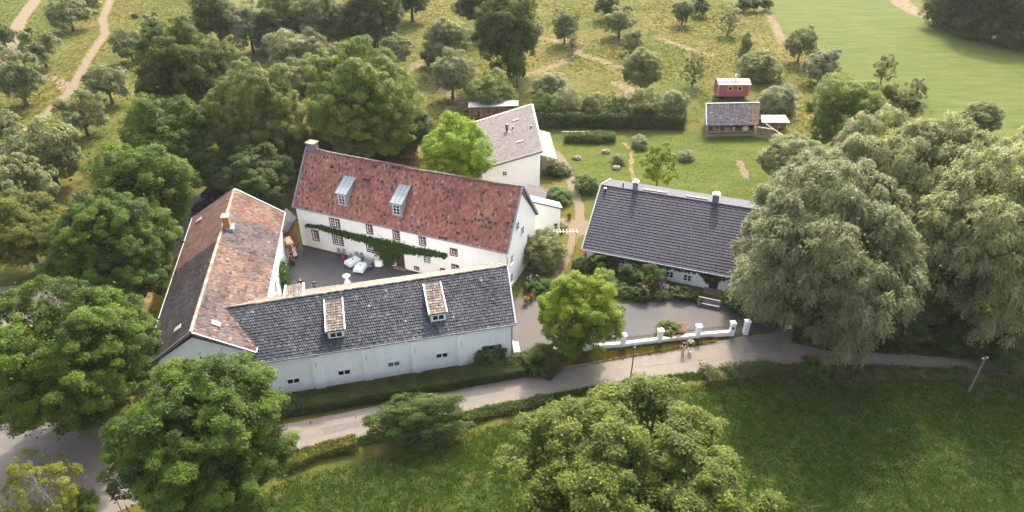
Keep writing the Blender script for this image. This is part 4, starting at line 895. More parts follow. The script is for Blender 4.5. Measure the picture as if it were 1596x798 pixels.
# ------------------------------------------------------------------ posts and lamps
PO = G(983, 587); pp = MB(); pp.tube([PO, PO+Vector((.05, 0, 4.1))], [.085, .075], 10); tag(pp.build('wooden_post', M['greywood']), 'slim brown wooden post at road edge behind the yellowing maple', 'post')
UP = thing('utility_pole', 'leaning grey utility pole at edge of the dark field', 'utility pole', G(1510, 610))
pb = G(1510, 610); pt = G(1536.5, 556, 4.9); bm = MB(); bm.tube([pb, pt], [.10, .07], 10); bm.build('pole', M['greywood'], UP)
bm = MB(); bm.box(pt-Vector((0, 0, .25)), (.7, .09, .1), .2); bm.build('crossarm', M['greywood'], UP)
bm = MB(); [bm.lathe(pt+Vector((s_*.28, s_*.06, -.2)), [(.05, 0), (.06, .08), (.03, .16)], 8) for s_ in (-1, 1)]; bm.build('insulator', M['trimwhite'], UP)
def lamp(px_, py_, z, reach, rot, label):
    hd = G(px_, py_, z); base = hd-Vector((math.cos(rot)*reach, math.sin(rot)*reach, 0)); base.z = 0
    o = thing('street_lamp', label, 'street lamp', base); bm = MB()
    top = base+Vector((0, 0, z-.1)); bm.tube([base, base+Vector((0, 0, z*.5)), top], [.10, .08, .06], 10); bm.tube([top, base.lerp(hd, .5)+Vector((0, 0, z*.5+.02)), hd-Vector((math.cos(rot), math.sin(rot), 0))*.3], [.05, .045, .04], 8); bm.build('pole', M['zinc'], o)
    bm = MB(); c_ = hd; u_ = Vector((math.cos(rot), math.sin(rot), 0)); s_ = Vector((-u_.y, u_.x, 0))
    for k in range(1): bm.mesh([c_-u_*.45+s_*.1, c_-u_*.45-s_*.1, c_+u_*.35-s_*.16, c_+u_*.35+s_*.16, c_-u_*.45+s_*.07+Vector((0, 0, .12)), c_-u_*.45-s_*.07+Vector((0, 0, .12)), c_+u_*.3-s_*.1+Vector((0, 0, .16)), c_+u_*.3+s_*.1+Vector((0, 0, .16))], [(0, 1, 2, 3), (4, 7, 6, 5), (0, 4, 5, 1), (1, 5, 6, 2), (2, 6, 7, 3), (3, 7, 4, 0)])
    bm.build('lamp_head', M['greyroof'], o)
lamp(67, 318, 7.5, 2.4, -.1, 'grey street lamp reaching out over the orange tinged tree')
SG = thing('sign_post', 'grey metal sign post at the road junction beside the large oak', 'sign post', G(193, 803))
b0 = G(193, 803); bm = MB(); bm.tube([b0, b0+Vector((0, 0, 2.2))], .045, 8); bm.build('pole', M['zinc'], SG)
bm = MB(); bm.box(b0+Vector((-.1, 0, 2.2)), (.75, .05, .22), .5); bm.build('sign_plate', M['zinc'], SG)
PR = G(202, 801); bm = MB(); bm.tube([PR, PR+Vector((0.02, 0, 1.0))], .06, 8); bm.lathe(PR+Vector((.02, 0, 1.0)), [(.06, 0), (.05, .06), (0.01, .08)], 8); tag(bm.build('marker_post', flat('red_paint', (.45, .02, .03), .5)), 'short red marker post beside the metal sign post', 'marker post')
PS = G(66, 432); o = thing('sign_post', 'small pale sign on a post on the dry roundabout bank', 'sign post', PS); bm = MB(); bm.tube([PS, PS+Vector((0, 0, 2.1))], .04, 8); bm.build('pole', M['zinc'], o); bm = MB(); bm.box(PS+Vector((0, -.05, 1.95)), (.6, .04, .5), .3); bm.build('sign_plate', M['greyroof'], o)

# ------------------------------------------------------------------ wooden fences, bench, arbour, small garden things
def fence_rail(name, pts, h, label, cat, mat, boards=True, posts=1.9, railw=.1):
    o = thing(name, label, cat, pts[0]); P = [Vector(p) for p in pts]
    for a, b_ in zip(P[:-1], P[1:]):
        L_ = (b_-a).length; d = (b_-a).normalized(); n_ = max(1, round(L_/posts))
        for k in range(n_+1):
            p = a+d*(L_*k/n_); bm = MB(); bm.box((p.x, p.y, h/2), (.11, .11, h)); bm.build('post', mat, o)
        bm = MB(); bm.obox(a+Vector((0, -.06, h-.05)), b_-a, (0, .14, 0), (0, 0, .09)); bm.build('rail', M['palewood'], o)
        if boards:
            bm = MB(); nb = int(L_/.2)
            for k in range(nb): bm.obox(a+d*(L_*k/nb)+Vector((0, .06, .08)), d*.17, (0, .03, 0), (0, 0, h-.2))
            bm.build('board_panel', mat, o)
    return o
fence_rail('plank_fence', [G(1178, 213), G(1203, 217)], 1.9, 'grey plank fence joining the garden shed to the slanting rail', 'fence', M['greywood'])
bm = MB(); a, b_ = G(1193, 193, 1.9), G(1222, 213, .6); bar(bm, a, b_, .16, .1); tag(bm.build('handrail', M['palewood']), 'pale slanting handrail descending right from garden shed', 'handrail')
fence_rail('compost_bin', [G(1258, 248), G(1300, 249), G(1303, 262)], 1.3, 'wooden compost bin of weathered boards among the garden shrubs', 'compost bin', M['greywood'])
fence_rail('orchard_rail', [G(1304, 260), G(1328, 282)], 1.5, 'pale timber rail fence descending to the willow behind the compost bin', 'fence', M['palewood'], boards=False)
fence_rail('bed_rail', [G(876, 213), G(918, 213)], 1.0, 'low pale timber rail beside the vegetable bed at back of the lawn', 'rail', M['palewood'], boards=False)
BN = thing('bench', 'grey garden bench by the cottage door', 'bench', G(1104, 478)); bc = G(1104, 478); rz = math.atan2(eH.y, eH.x)
BX = Vector((math.cos(rz), math.sin(rz), 0)); BY = Vector((-math.sin(rz), math.cos(rz), 0))
bm = MB(); [bm.box(bc+BY*(k*.14-.2)+Vector((0, 0, .45)), (2.6, .12, .05), rz) for k in range(4)]; bm.build('seat', M['zincdark'], BN)
bm = MB(); [bm.box(bc+BY*.33+Vector((0, 0, .62+k*.15)), (2.6, .05, .12), rz) for k in range(3)]; bm.build('backrest', M['zincdark'], BN)
for sx in (-1.2, 1.2):
    for sy in (-.22, .28): bm = MB(); bm.box(bc+BX*sx+BY*sy+Vector((0, 0, .22)), (.08, .08, .44), rz); bm.build('leg', M['zincdark'], BN)
AR = thing('pergola', 'small white timber pergola over the path beside the white lean-to', 'pergola', G(880, 384)); ac = G(880, 384)
for sx in (-1.5, 1.5): bm = MB(); bm.box(ac+Vector((sx, 0, 1.15)), (.1, .1, 2.3)); bm.build('post', M['palewood'], AR)
bm = MB(); bm.box(ac+Vector((0, 0, 2.32)), (3.6, .1, .12)); [bm.box(ac+Vector((-1.6+k*.45, 0, 2.44)), (.09, 1.0, .1)) for k in range(8)]; bm.build('beam', M['palewood'], AR)
for k, (x, y, lb) in enumerate(((899, 248, 'pale boulder with plants on the lawn beside the garden path'), (944, 238, 'pale boulder in middle of the lawn'), (960, 263, 'grey boulder among dry grass at near end of the lawn'))):
    g_ = G(x, y); rr = random.Random(k); bm = MB(); vs = []; nn = 10
    prof = [(.55, 0), (.7, .2), (.55, .45), (.25, .6)]
    for r_, z_ in prof:
        for j in range(nn): t_ = 2*math.pi*j/nn; q_ = r_*rr.uniform(.8, 1.15); vs.append((g_.x+q_*math.cos(t_)*1.15, g_.y+q_*math.sin(t_)*.85, z_*rr.uniform(.85, 1.1)))
    bm.mesh(vs, [(r_*nn+j, r_*nn+(j+1) % nn, (r_+1)*nn+(j+1) % nn, (r_+1)*nn+j) for r_ in range(3) for j in range(nn)]+[tuple(3*nn+j for j in range(nn))]); tag(bm.build('boulder', M['stone']), lb, 'boulder', 'boulders on the lawn')
rr = random.Random(9); bm = MB()
edge = px((845, 199), (900, 197), (950, 200), (1000, 200), (1064, 200))
for a, b_ in zip(edge[:-1], edge[1:]):
    n_ = int((b_-a).length/.45)
    for k in range(n_): p = a.lerp(b_, k/n_); s_ = rr.uniform(.3, .5); bm.box((p.x, p.y+rr.uniform(-.1, .1), .12), (s_, .35, .3+rr.uniform(0, .15)), rr.uniform(-.3, .3), rr.random())
tag(bm.build('stone_edging', toned('edging_stone', [(0, (.26, .20, .16)), (1, (.5, .42, .34))])), 'low dry stone edging at the foot of the tall garden hedge', 'stone edging')
def pot(g_, r, h, mat, label, fl=None):
    o = thing('flower_pot', label, 'flower pot', g_); bm = MB(); bm.lathe(g_, [(r*.7, 0), (r, h), (r*1.08, h), (r*1.08, h+.05), (r*.9, h+.05), (r*.85, h-.05)], 14); bm.build('pot', mat, o); return o
POTS = [(820, 474, .28, .45, 'f_grey', 'grey pot with pink flowers at the gravel edge by the farmhouse', 'pinkflower'), (828, 468, .25, .4, 'brick', 'clay pot beside the grey pot at the gravel edge', 'redflower'), (887, 341, .3, .45, 'brick', 'clay pot of red flowers on the patio by the path', 'redflower'), (1090, 474, .28, .4, 'f_grey', 'planter with a leafy ball left of the cottage bench', None)]

# ------------------------------------------------------------------ leaf generator
def unit(v): return v/np.maximum(np.linalg.norm(v, axis=-1, keepdims=True), 1e-9)
def leaf_quads(P, N, size, asp, rng, axis=None, tilt=0.6):
    n = len(P); r = unit(rng.normal(size=(n, 3)))
    nn = unit(N+tilt*r); a = axis if axis is not None else unit(rng.normal(size=(n, 3)))
    if axis is not None: a = unit(a+0.35*rng.normal(size=(n, 3)))
    a = unit(a-nn*np.sum(a*nn, -1, keepdims=True)); b = np.cross(nn, a)
    s = size*rng.uniform(0.6, 1.25, (n, 1)); l = a*s*0.5; w = b*s*0.5*asp
    return np.stack([P-l, P+w*1.0-l*0.1, P+l, P-w-l*0.1], 1)
def fib(n, rng, j=0.22, zmin=-1.0):
    i = np.arange(n)+0.5; ph = np.arccos(1-(1-zmin)*i/n); th = np.pi*(1+5**0.5)*i
    D = np.stack([np.cos(th)*np.sin(ph), np.sin(th)*np.sin(ph), np.cos(ph)], -1); return unit(D+rng.normal(size=D.shape)*j)
def crown(seed, nb, nleaf, lsize, c=1.3, style='round', br=0.27, per=12, cr=(0.07, 0.12), asp=0.62, gap=0.0, lobes=0.22, fill=0.10):
    """boughs on an uneven shell, leaf tufts on every bough, leaves on every tuft"""
    rng = np.random.default_rng(seed); D = fib(nb, rng)
    bd = unit(rng.normal(size=(9, 3))); ba = rng.uniform(-lobes, lobes*0.8, 9)
    rad = rng.uniform(0.60, 0.80, nb)*(1+np.sum(ba*np.exp(5*(D@bd.T-1)), -1)); q = rng.random(nb) < 0.15; rad[q] *= 0.65
    Cn = D*rad[:, None]
    if style == 'spread': Cn[:, 2] = Cn[:, 2]*0.75+0.1*(1-np.hypot(Cn[:, 0], Cn[:, 1])); Cn[:, :2] *= 1.1
    if style in ('cone', 'egg'):
        hz = (Cn[:, 2]+1)/2; s_ = 1.2-hz*0.95 if style == 'cone' else 1.12-np.clip(hz-0.45, 0, 1)*0.75; Cn[:, 0] *= s_; Cn[:, 1] *= s_
    if style == 'dome': Cn[:, 2] = np.maximum(Cn[:, 2], -0.5-0.1*rng.random(nb))
    keep = rng.random(nb) >= gap; Cn = Cn[keep]; D = D[keep]; nb = len(Cn)
    bR = br*rng.uniform(0.75, 1.25, nb); btone = rng.normal(0, 0.11, nb)
    bi = np.repeat(np.arange(nb), per); n2 = len(bi); d2 = unit(rng.normal(size=(n2, 3))+0.9*D[bi]+np.array([0, 0, 0.35]))
    T = Cn[bi]+d2*bR[bi][:, None]*rng.uniform(0.65, 1.0, (n2, 1))*np.array([1, 1, 0.85]); tR = rng.uniform(*cr, n2); ttone = btone[bi]+rng.normal(0, 0.15, n2)
    nf = int(nleaf*fill); nt = nleaf-nf
    ti = rng.choice(n2, nt, p=tR**2/np.sum(tR**2)); d = unit(rng.normal(size=(nt, 3))+0.5*d2[ti]+np.array([0, 0, 0.5]))
    P = T[ti]+d*tR[ti][:, None]*(rng.uniform(0.2, 1.0, (nt, 1))**0.5)*np.array([1.15, 1.15, 0.8])
    star = unit(np.round(rng.normal(size=(nt, 3))*1.3)+1e-3); P += star*tR[ti][:, None]*0.35*rng.random((nt, 1))**2
    N = unit(d*0.6+np.array([0, 0, 0.75])+0.25*d2[ti]); tone = np.clip(0.45+ttone[ti]+rng.normal(0, 0.14, nt), 0, 0.9)
    odd = rng.random(nt) < 0.02*(1+3*np.clip(ttone[ti]*4, 0, 1)); tone[odd] = 1.0
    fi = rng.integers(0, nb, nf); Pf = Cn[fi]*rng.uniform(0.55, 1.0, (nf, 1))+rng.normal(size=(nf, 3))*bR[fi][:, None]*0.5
    V = np.concatenate([leaf_quads(P, N, lsize, asp, rng, tilt=0.5), leaf_quads(Pf, unit(rng.normal(size=(nf, 3))), lsize*1.7, asp, rng)]); tone = np.concatenate([tone, np.clip(rng.normal(0.2, 0.1, nf), 0, 1)])  # inner filler leaves get a darker tone: shade painted into the crown
    if style == 'dome': V[:, :, 2] = np.maximum(V[:, :, 2], -c+0.01)
    V[:, :, 2] += c
    return V, tone, Cn+np.array([0, 0, c])
def willow_crown(seed, nstr, per, lsize, c=1.2):
    rng = np.random.default_rng(seed); nb = 46; D = fib(nb, rng, 0.25, -0.75)
    bd = unit(rng.normal(size=(8, 3))); ba = rng.uniform(-0.28, 0.2, 8)
    rad = rng.uniform(0.55, 0.80, nb)*(1+np.sum(ba*np.exp(5*(D@bd.T-1)), -1)); Cn = D*rad[:, None]; bR = rng.uniform(0.20, 0.34, nb); bt = rng.normal(0, 0.10, nb)
    ntf = nb*16; bi = np.repeat(np.arange(nb), 16); d2 = unit(rng.normal(size=(ntf, 3))+0.8*D[bi]+np.array([0, 0, 0.4])); T = Cn[bi]+d2*bR[bi][:, None]*rng.uniform(.7, 1.0, (ntf, 1)); tt = bt[bi]+rng.normal(0, .10, ntf)
    ti = rng.integers(0, ntf, nstr); d = unit(rng.normal(size=(nstr, 3))*0.8+0.6*d2[ti]+np.array([0, 0, 0.3]))
    p0 = T[ti]+d*rng.uniform(0.0, 0.07, (nstr, 1)); out = unit(d*np.array([1, 1, 0.4])); ln = rng.uniform(0.03, 0.095, (nstr, 1))
    t_ = np.linspace(0, 1, per)[None, :, None]
    path = p0[:, None]+out[:, None]*(ln[:, None]*0.8*t_)+np.array([0, 0, -1.0])*(ln[:, None]*1.0*t_**2)+np.array([0, 0, .25])*ln[:, None]*t_
    tang = unit(out[:, None]*0.8+np.array([0, 0, -1.0])*(2.0*t_-.25)+np.zeros((nstr, per, 1)))
    P = path.reshape(-1, 3)+rng.normal(size=(nstr*per, 3))*0.006; A = tang.reshape(-1, 3); N = unit(np.repeat(d, per, 0)*.6+np.array([0, 0, .6]))
    V = leaf_quads(P, N, lsize, 0.38, rng, axis=A, tilt=0.6)
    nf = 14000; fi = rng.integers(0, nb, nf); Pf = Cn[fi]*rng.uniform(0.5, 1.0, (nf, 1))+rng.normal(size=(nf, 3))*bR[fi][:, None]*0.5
    tone = np.concatenate([np.clip(0.45+np.repeat(tt[ti], per)+rng.normal(0, 0.16, nstr*per), 0, 1), np.clip(rng.normal(.15, .1, nf), 0, 1)])  # filler leaves inside coloured darker to paint shade between the boughs
    V = np.concatenate([V, leaf_quads(Pf, unit(rng.normal(size=(nf, 3))), lsize*1.6, .5, rng)]); V[:, :, 2] += c
    return V, tone, Cn+np.array([0, 0, c])
def trunk_mesh(name, Cn, seed, r=0.055, top=1.25, nl=11, lean=0.0, fork=0.45):
    rng = random.Random(seed); bm = MB(); pts = [Vector((0, 0, -0.02)), Vector((rng.uniform(-.02, .02), rng.uniform(-.02, .02), top*.3)), Vector((rng.uniform(-.05, .05)+lean, rng.uniform(-.05, .05), top*.65)), Vector((rng.uniform(-.08, .08)+lean*1.4, rng.uniform(-.08, .08), top))]
    bm.tube(pts, [r*1.35, r, r*.75, r*.4], 9)
    for k in range(nl):
        tgt = Vector(Cn[rng.randrange(len(Cn))]); s_ = rng.uniform(fork, .95); i = min(2, int(s_*3)); st = pts[i].lerp(pts[i+1], s_*3-i)
        m1 = st.lerp(tgt, .4)+Vector((rng.uniform(-.05, .05), rng.uniform(-.05, .05), .06)); m2 = st.lerp(tgt, .75)+Vector((rng.uniform(-.05, .05), rng.uniform(-.05, .05), .04))
        bm.tube([st, m1, m2, tgt], [r*.45, r*.3, r*.18, r*.06], 6)
    o = bm.build(name, None, None, True); me = o.data; bpy.data.objects.remove(o); return me
PROTO = {}
def proto(key, maker, trunk=True, **tk):
    V, tone, Cn = maker; PROTO[key] = (quads_mesh(key+'_crown', V, tone), trunk_mesh(key+'_trunk', Cn, len(key)*7+1, **tk) if trunk else None, )
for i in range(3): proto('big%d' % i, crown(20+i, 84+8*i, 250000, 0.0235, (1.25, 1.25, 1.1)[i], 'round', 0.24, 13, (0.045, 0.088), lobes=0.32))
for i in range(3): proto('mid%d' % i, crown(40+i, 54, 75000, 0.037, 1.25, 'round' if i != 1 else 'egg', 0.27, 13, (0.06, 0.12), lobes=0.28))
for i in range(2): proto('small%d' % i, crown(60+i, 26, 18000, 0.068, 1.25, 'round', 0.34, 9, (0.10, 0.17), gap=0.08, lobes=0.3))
for i in range(3): proto('spread%d' % i, crown(70+i, 30, 19000, 0.066, 0.88, 'spread', 0.30, 9, (0.09, 0.15), gap=0.16, lobes=0.4), r=0.06, top=1.0, nl=16, fork=.4)
proto('cone0', crown(80, 30, 15000, 0.066, 1.1, 'cone', 0.27, 9, (0.09, 0.15)))
proto('lacy0', crown(81, 24, 8500, 0.07, 1.25, 'egg', 0.26, 8, (0.08, 0.15), gap=0.15, lobes=0.35, fill=.03), r=.04, nl=22, fork=.35)
for i in range(3): proto('shrub%d' % i, crown(90+i, 40, 42000, 0.042, 0.62, 'dome', 0.29, 11, (0.07, 0.13), lobes=0.32), trunk=False)
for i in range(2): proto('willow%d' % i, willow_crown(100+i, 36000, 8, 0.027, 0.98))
proto('birch0', crown(110, 40, 15000, 0.040, 1.3, 'egg', 0.22, 9, (0.05, 0.10), gap=0.1, lobes=0.4, fill=.02), r=.024, top=2.0, nl=30, fork=.3)
CK = dict(big=1.25, mid=1.25, small=1.25, spread=0.88, cone=1.1, lacy=1.25, shrub=0.62, willow=0.98, birch=1.3)
TREEPOS = []
used = {}
NOLIMB = set()
def plant(key, x, y, rw, b, lf, label, cat, name, group=None, rot=None, bark='bark', cz=None):
    """crown centre at photo pixel (x, y), half width rw pixels, height factor b"""
    kind = key.rstrip('0123456789'); c = CK[kind] if cz is None else cz; R = 3.0
    for _ in range(12):
        p = G(x, y, R*b*c); R = rw*depth(p)/FPX
    p = G(x, y, R*b*c); rot = RNG.uniform(0, 6.28) if rot is None else rot
    cm, tm = PROTO[key]
    if tm is None:
        o = link(name, cm, L[lf]); o.location = (p.x, p.y, 0); o.scale = (R, R, R*b); o.rotation_euler = (0, 0, rot)
        o.material_slots[0].link = 'OBJECT'; o.material_slots[0].material = L[lf]; tag(o, label, cat, group)
    else:
        o = thing(name, label, cat, (p.x, p.y, 0), rot, group, (R, R, R*b))
        for nm, me_, mt in (('trunk', tm, M[bark]), ('crown', cm, L[lf])):
            q_ = bpy.data.objects.new(nm, me_); COL.objects.link(q_); q_.parent = o
            if not me_.materials: me_.materials.append(mt)
            q_.material_slots[0].link = 'OBJECT'; q_.material_slots[0].material = mt
    TREEPOS.append((p.x, p.y, R)); return o

# ------------------------------------------------------------------ trees
OG = 'fruit trees in the sloping orchard'
T = [
 # front and street trees
 ('big0', 985, 766, 208, .76, 'maple', 'huge round tree with yellowing leaves at bottom centre', 'tree', 'maple_tree'),
 ('big1', 308, 672, 158, .84, 'oak', 'large bright green oak at the near left corner of the south barn', 'tree', 'oak_tree'),
 ('big2', 108, 546, 136, .95, 'oak', 'large dark green oak over the road left of the west barn', 'tree', 'oak_tree'),
 ('big1', 176, 390, 108, .92, 'oak', 'street oak left of the west barn, between two larger oaks', 'tree', 'oak_tree'),
 ('mid0', 224, 290, 80, .98, 'oak', 'green oak beside the black cars at the far end of west barn', 'tree', 'oak_tree'),
 ('mid2', 265, 222, 74, 1.05, 'oak', 'green oak in front of the darkest oak, left of the farmhouse chimney', 'tree', 'oak_tree'),
 ('mid2', 32, 356, 72, .85, 'autumn', 'orange tinged tree under the street lamp', 'tree', 'autumn_tree'),
 ('birch0', 62, 765, 66, 1.05, 'birch', 'sparse yellow birch in the bottom left corner', 'tree', 'birch_tree', None, None, 'birchbark'),
 ('mid0', 905, 482, 71, .95, 'limeyellow', 'round yellow green tree in the gravel yard by the white wall', 'tree', 'lime_tree'),
 ('mid2', 704, 240, 63, .95, 'lime', 'brightest lime green tree behind the farmhouse ridge', 'tree', 'lime_tree'),
 # willows
 ('willow0', 1285, 395, 150, 1.02, 'willow', 'silvery willow nearest the cottage roof', 'tree', 'willow_tree'),
 ('willow1', 1400, 300, 120, 1.15, 'willow', 'silvery willow behind the one beside the cottage', 'tree', 'willow_tree'),
 ('willow0', 1545, 375, 138, 1.1, 'willow', 'silvery willow at the right edge behind the utility pole', 'tree', 'willow_tree'),
 ('willow0', 1780, 330, 120, 1.2, 'willow', 'unseen willow added beyond the right edge to shade the near field', 'tree', 'willow_tree'),  # unseen tree, added for the shadow it throws on the near field
 ('willow1', 1690, 300, 130, 1.2, 'willow', 'willow cut off by the right edge of the view', 'tree', 'willow_tree'),
 ('willow1', 1455, 400, 92, 1.0, 'willow', 'willow filling the gap between the cottage willow and the right edge willow', 'tree', 'willow_tree'),
 ('shrub2', 1248, 478, 42, .7, 'dark', 'dark thicket added to cover sunlit ground under the willow beside the cottage', 'thicket', 'thicket'),  # added to hide bright ground, so the gap under the willow looks shaded
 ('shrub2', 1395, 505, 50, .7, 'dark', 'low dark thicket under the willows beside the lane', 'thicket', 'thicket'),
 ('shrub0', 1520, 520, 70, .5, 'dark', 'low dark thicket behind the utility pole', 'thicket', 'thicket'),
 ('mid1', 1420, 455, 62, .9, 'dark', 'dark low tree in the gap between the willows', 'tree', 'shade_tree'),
 # big wood left of centre
 ('big0', 285, 110, 80, 1.1, 'oakdark', 'darkest round oak between the orchard track and the wood', 'tree', 'oak_tree'),
 ('big2', 397, 168, 80, 1.15, 'acacia', 'tall pale yellow green tree behind the west barn', 'tree', 'acacia_tree'),
 ('big2', 562, 150, 94, 1.05, 'ash', 'broad ash tree standing behind the farmhouse roof', 'tree', 'ash_tree'),
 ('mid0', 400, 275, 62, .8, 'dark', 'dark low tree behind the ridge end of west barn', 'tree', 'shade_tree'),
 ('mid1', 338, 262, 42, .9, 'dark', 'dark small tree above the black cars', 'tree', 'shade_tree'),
 ('mid2', 470, 235, 40, .9, 'autumn', 'yellowish tree behind the farmhouse chimney', 'tree', 'autumn_tree'),
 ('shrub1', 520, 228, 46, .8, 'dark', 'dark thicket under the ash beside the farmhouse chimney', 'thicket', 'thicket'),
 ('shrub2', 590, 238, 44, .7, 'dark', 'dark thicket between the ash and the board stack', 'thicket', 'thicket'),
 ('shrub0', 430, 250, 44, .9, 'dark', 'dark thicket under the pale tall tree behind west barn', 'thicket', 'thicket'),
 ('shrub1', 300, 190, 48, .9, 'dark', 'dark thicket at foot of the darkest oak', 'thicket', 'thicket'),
 ('shrub2', 470, 120, 40, .9, 'apple', 'grey green thicket between the pale tree and the ash', 'thicket', 'thicket'),
 ('shrub0', 560, 55, 44, .8, 'apple', 'grey thicket behind the ash crown', 'thicket', 'thicket'),
 ('shrub1', 430, 55, 40, .8, 'dark', 'dark thicket below the dark trees at the top edge', 'thicket', 'thicket'),
 ('mid1', 640, 200, 42, .9, 'dark', 'dark tree between the broad ash and the lime tree', 'tree', 'shade_tree'),
 ('small0', 386, 40, 32, 1.1, 'silver', 'silver grey leaved tree above the pale acacia', 'tree', 'silver_tree'),
 ('mid0', 335, 25, 42, 1.0, 'oakdark', 'dark tree at top edge left of the silver tree', 'tree', 'shade_tree'),
 ('mid1', 440, 28, 44, 1.0, 'oakdark', 'dark tree at top edge right of the silver tree', 'tree', 'shade_tree'),
 ('small1', 448, 78, 34, 1.0, 'silver', 'grey green tree between the acacia and the ash', 'tree', 'silver_tree'),
 ('small0', 492, 78, 28, 1.05, 'silver', 'grey green tree just left of the ash crown top', 'tree', 'silver_tree'),
 ('mid2', 505, 28, 44, 1.05, 'apple', 'grey green tree at the top edge above the ash', 'tree', 'wild_tree'),
 ('mid0', 578, 18, 52, 1.0, 'dark', 'dark green tree at the top edge behind the ash', 'tree', 'shade_tree'),
 ('mid2', 640, -8, 36, .9, 'dark', 'dark tree cut by the top edge left of the grassy clearing', 'tree', 'shade_tree'),
 ('small1', 616, 78, 24, 1.0, 'apple', 'small grey tree tucked right behind the ash crown', 'tree', 'wild_tree'),
 # centre top
 ('mid1', 697, 62, 40, 1.0, 'apple', 'grey green bushy tree above the round trimmed tree', 'tree', 'wild_tree'),
 ('small1', 668, 88, 14, .9, 'dark', 'dark small bush left of the grey bushy tree', 'bush', 'bush_tree'),
 ('mid0', 793, 42, 58, 1.1, 'oakdark', 'large dark tree at the top centre', 'tree', 'shade_tree'),
 ('mid1', 745, 0, 40, 1.0, 'dark', 'dark tree at the top edge left of the large dark one', 'tree', 'shade_tree'),
 ('mid2', 704, 112, 35, 1.0, 'silver', 'round grey leaved tree with bare trunk in the dry clearing', 'tree', 'whitebeam_tree'),
 ('small0', 702, 88, 20, 1.1, 'lime', 'bright young tree peeking above the round grey tree', 'tree', 'lime_tree'),
 ('shrub0', 764, 146, 42, .95, 'acacia', 'broad yellowish shrub behind the wood store', 'shrub', 'yellow_shrub'),
 ('cone0', 806, 97, 19, 1.9, 'ash', 'narrow conical tree in front of the large dark tree', 'tree', 'conical_tree'),
 ('shrub1', 860, 130, 29, .8, 'silver', 'silvery shrub above the left end of the garden hedge', 'shrub', 'silver_shrub'),
 ('small0', 881, 38, 23, 1.05, 'apple', 'grey green fruit tree right of the large dark tree', 'tree', 'fruit_tree', OG),
 ('lacy0', 893, 68, 13, 1.1, 'silver', 'pale young fruit tree beside the bare earth patch', 'tree', 'fruit_tree', OG),
 ('spread0', 966, 34, 27, 1.0, 'apple', 'spreading fruit tree with visible trunk, second row from the top centre', 'tree', 'fruit_tree', OG),
 ('small1', 946, 8, 20, .9, 'dark', 'dark fruit tree cut by the top edge at centre', 'tree', 'fruit_tree', OG),
 ('mid1', 1002, 106, 34, 1.1, 'apple', 'largest fruit tree behind the garden hedge', 'tree', 'fruit_tree', OG),
 ('small0', 985, 62, 17, 1.0, 'apple', 'fruit tree just above the largest one', 'tree', 'fruit_tree', OG),
 ('small1', 1065, 18, 16, 1.05, 'dark', 'dark round fruit tree near the top beside the field corner', 'tree', 'fruit_tree', OG),
 ('lacy0', 1083, 106, 22, 1.1, 'apple', 'thin fruit tree left of the pink wagon', 'tree', 'fruit_tree', OG),
 ('small0', 1092, 8, 15, .9, 'dark', 'dark bush at the edge of far field, left of three small ones', 'bush', 'bush_tree'),
 ('lacy0', 1138, 30, 20, 1.0, 'silver', 'pale feathery tree above the pink wagon', 'tree', 'fruit_tree', OG),
 ('cone0', 1162, 72, 14, 1.7, 'apple', 'slim upright tree above the wagon flue', 'tree', 'fruit_tree', OG),
 ('shrub1', 1185, 105, 34, .95, 'apple', 'grey green round shrub behind right end of the wagon', 'shrub', 'grey_shrub'),
 ('shrub2', 1214, 158, 33, .85, 'silver', 'silvery shrub above the low open shelter', 'shrub', 'silver_shrub'),
 ('small1', 1250, 66, 24, 1.05, 'apple', 'fruit tree on the near edge of the far field', 'tree', 'fruit_tree', OG),
 ('small0', 1282, 100, 27, .9, 'silver', 'pale fruit tree between two others on field edge', 'tree', 'fruit_tree', OG),
 ('lacy0', 1380, 105, 20, 1.1, 'apple', 'thin tree standing inside the far field edge', 'tree', 'fruit_tree', OG),
 ('lacy0', 1430, 137, 20, .85, 'apple', 'very sparse sapling in the far field', 'tree', 'fruit_tree', OG),
 ('mid0', 1316, 172, 62, .95, 'ash', 'broad light green tree right of the open shelter', 'tree', 'ash_tree'),
 ('mid2', 1390, 168, 40, .9, 'autumn', 'dark yellow green tree beside the broad light green one', 'tree', 'autumn_tree'),
 ('mid1', 1533, 182, 30, .9, 'apple', 'grey green tree rising behind the right willow', 'tree', 'wild_tree'),
 ('mid2', 1240, 252, 56, .75, 'apple', 'wide grey green garden tree at the right edge of the lawn', 'tree', 'garden_tree'),
 ('mid0', 1290, 285, 40, .8, 'shrub', 'green garden tree between the wide garden tree and the willow', 'tree', 'garden_tree'),
 ('lacy0', 1028, 255, 33, 1.1, 'limeyellow', 'loose yellow green tree on lawn above the cottage ridge', 'tree', 'garden_tree'),
 ('small0', 1160, 6, 11, .9, 'dark', 'first dark round bush in the row at the top of far field', 'bush', 'bush_tree'),
 ('small1', 1177, 6, 10, .9, 'dark', 'middle dark round bush in the row at top of far field', 'bush', 'bush_tree'),
 ('small0', 1195, 5, 10, .9, 'dark', 'last dark round bush in the row at top of far field', 'bush', 'bush_tree'),
 # wood at the top right
 ('shrub0', 1484, 12, 44, 1.1, 'oakdark', 'leftmost dark tree of the wood in the top right corner', 'tree', 'wood_tree'),
 ('shrub1', 1540, 28, 46, 1.1, 'oakdark', 'dark tree in the middle of the top right wood', 'tree', 'wood_tree'),
 ('shrub2', 1592, 42, 44, 1.1, 'dark', 'dark tree at the right end of the top right wood', 'tree', 'wood_tree'),
 ('mid2', 1535, -14, 50, 1.1, 'oakdark', 'dark tree cut by the top edge in the corner wood', 'tree', 'wood_tree'),
 ('mid0', 1600, -8, 52, 1.1, 'dark', 'dark tree filling the extreme top right corner', 'tree', 'wood_tree'),
 # orchard on the left
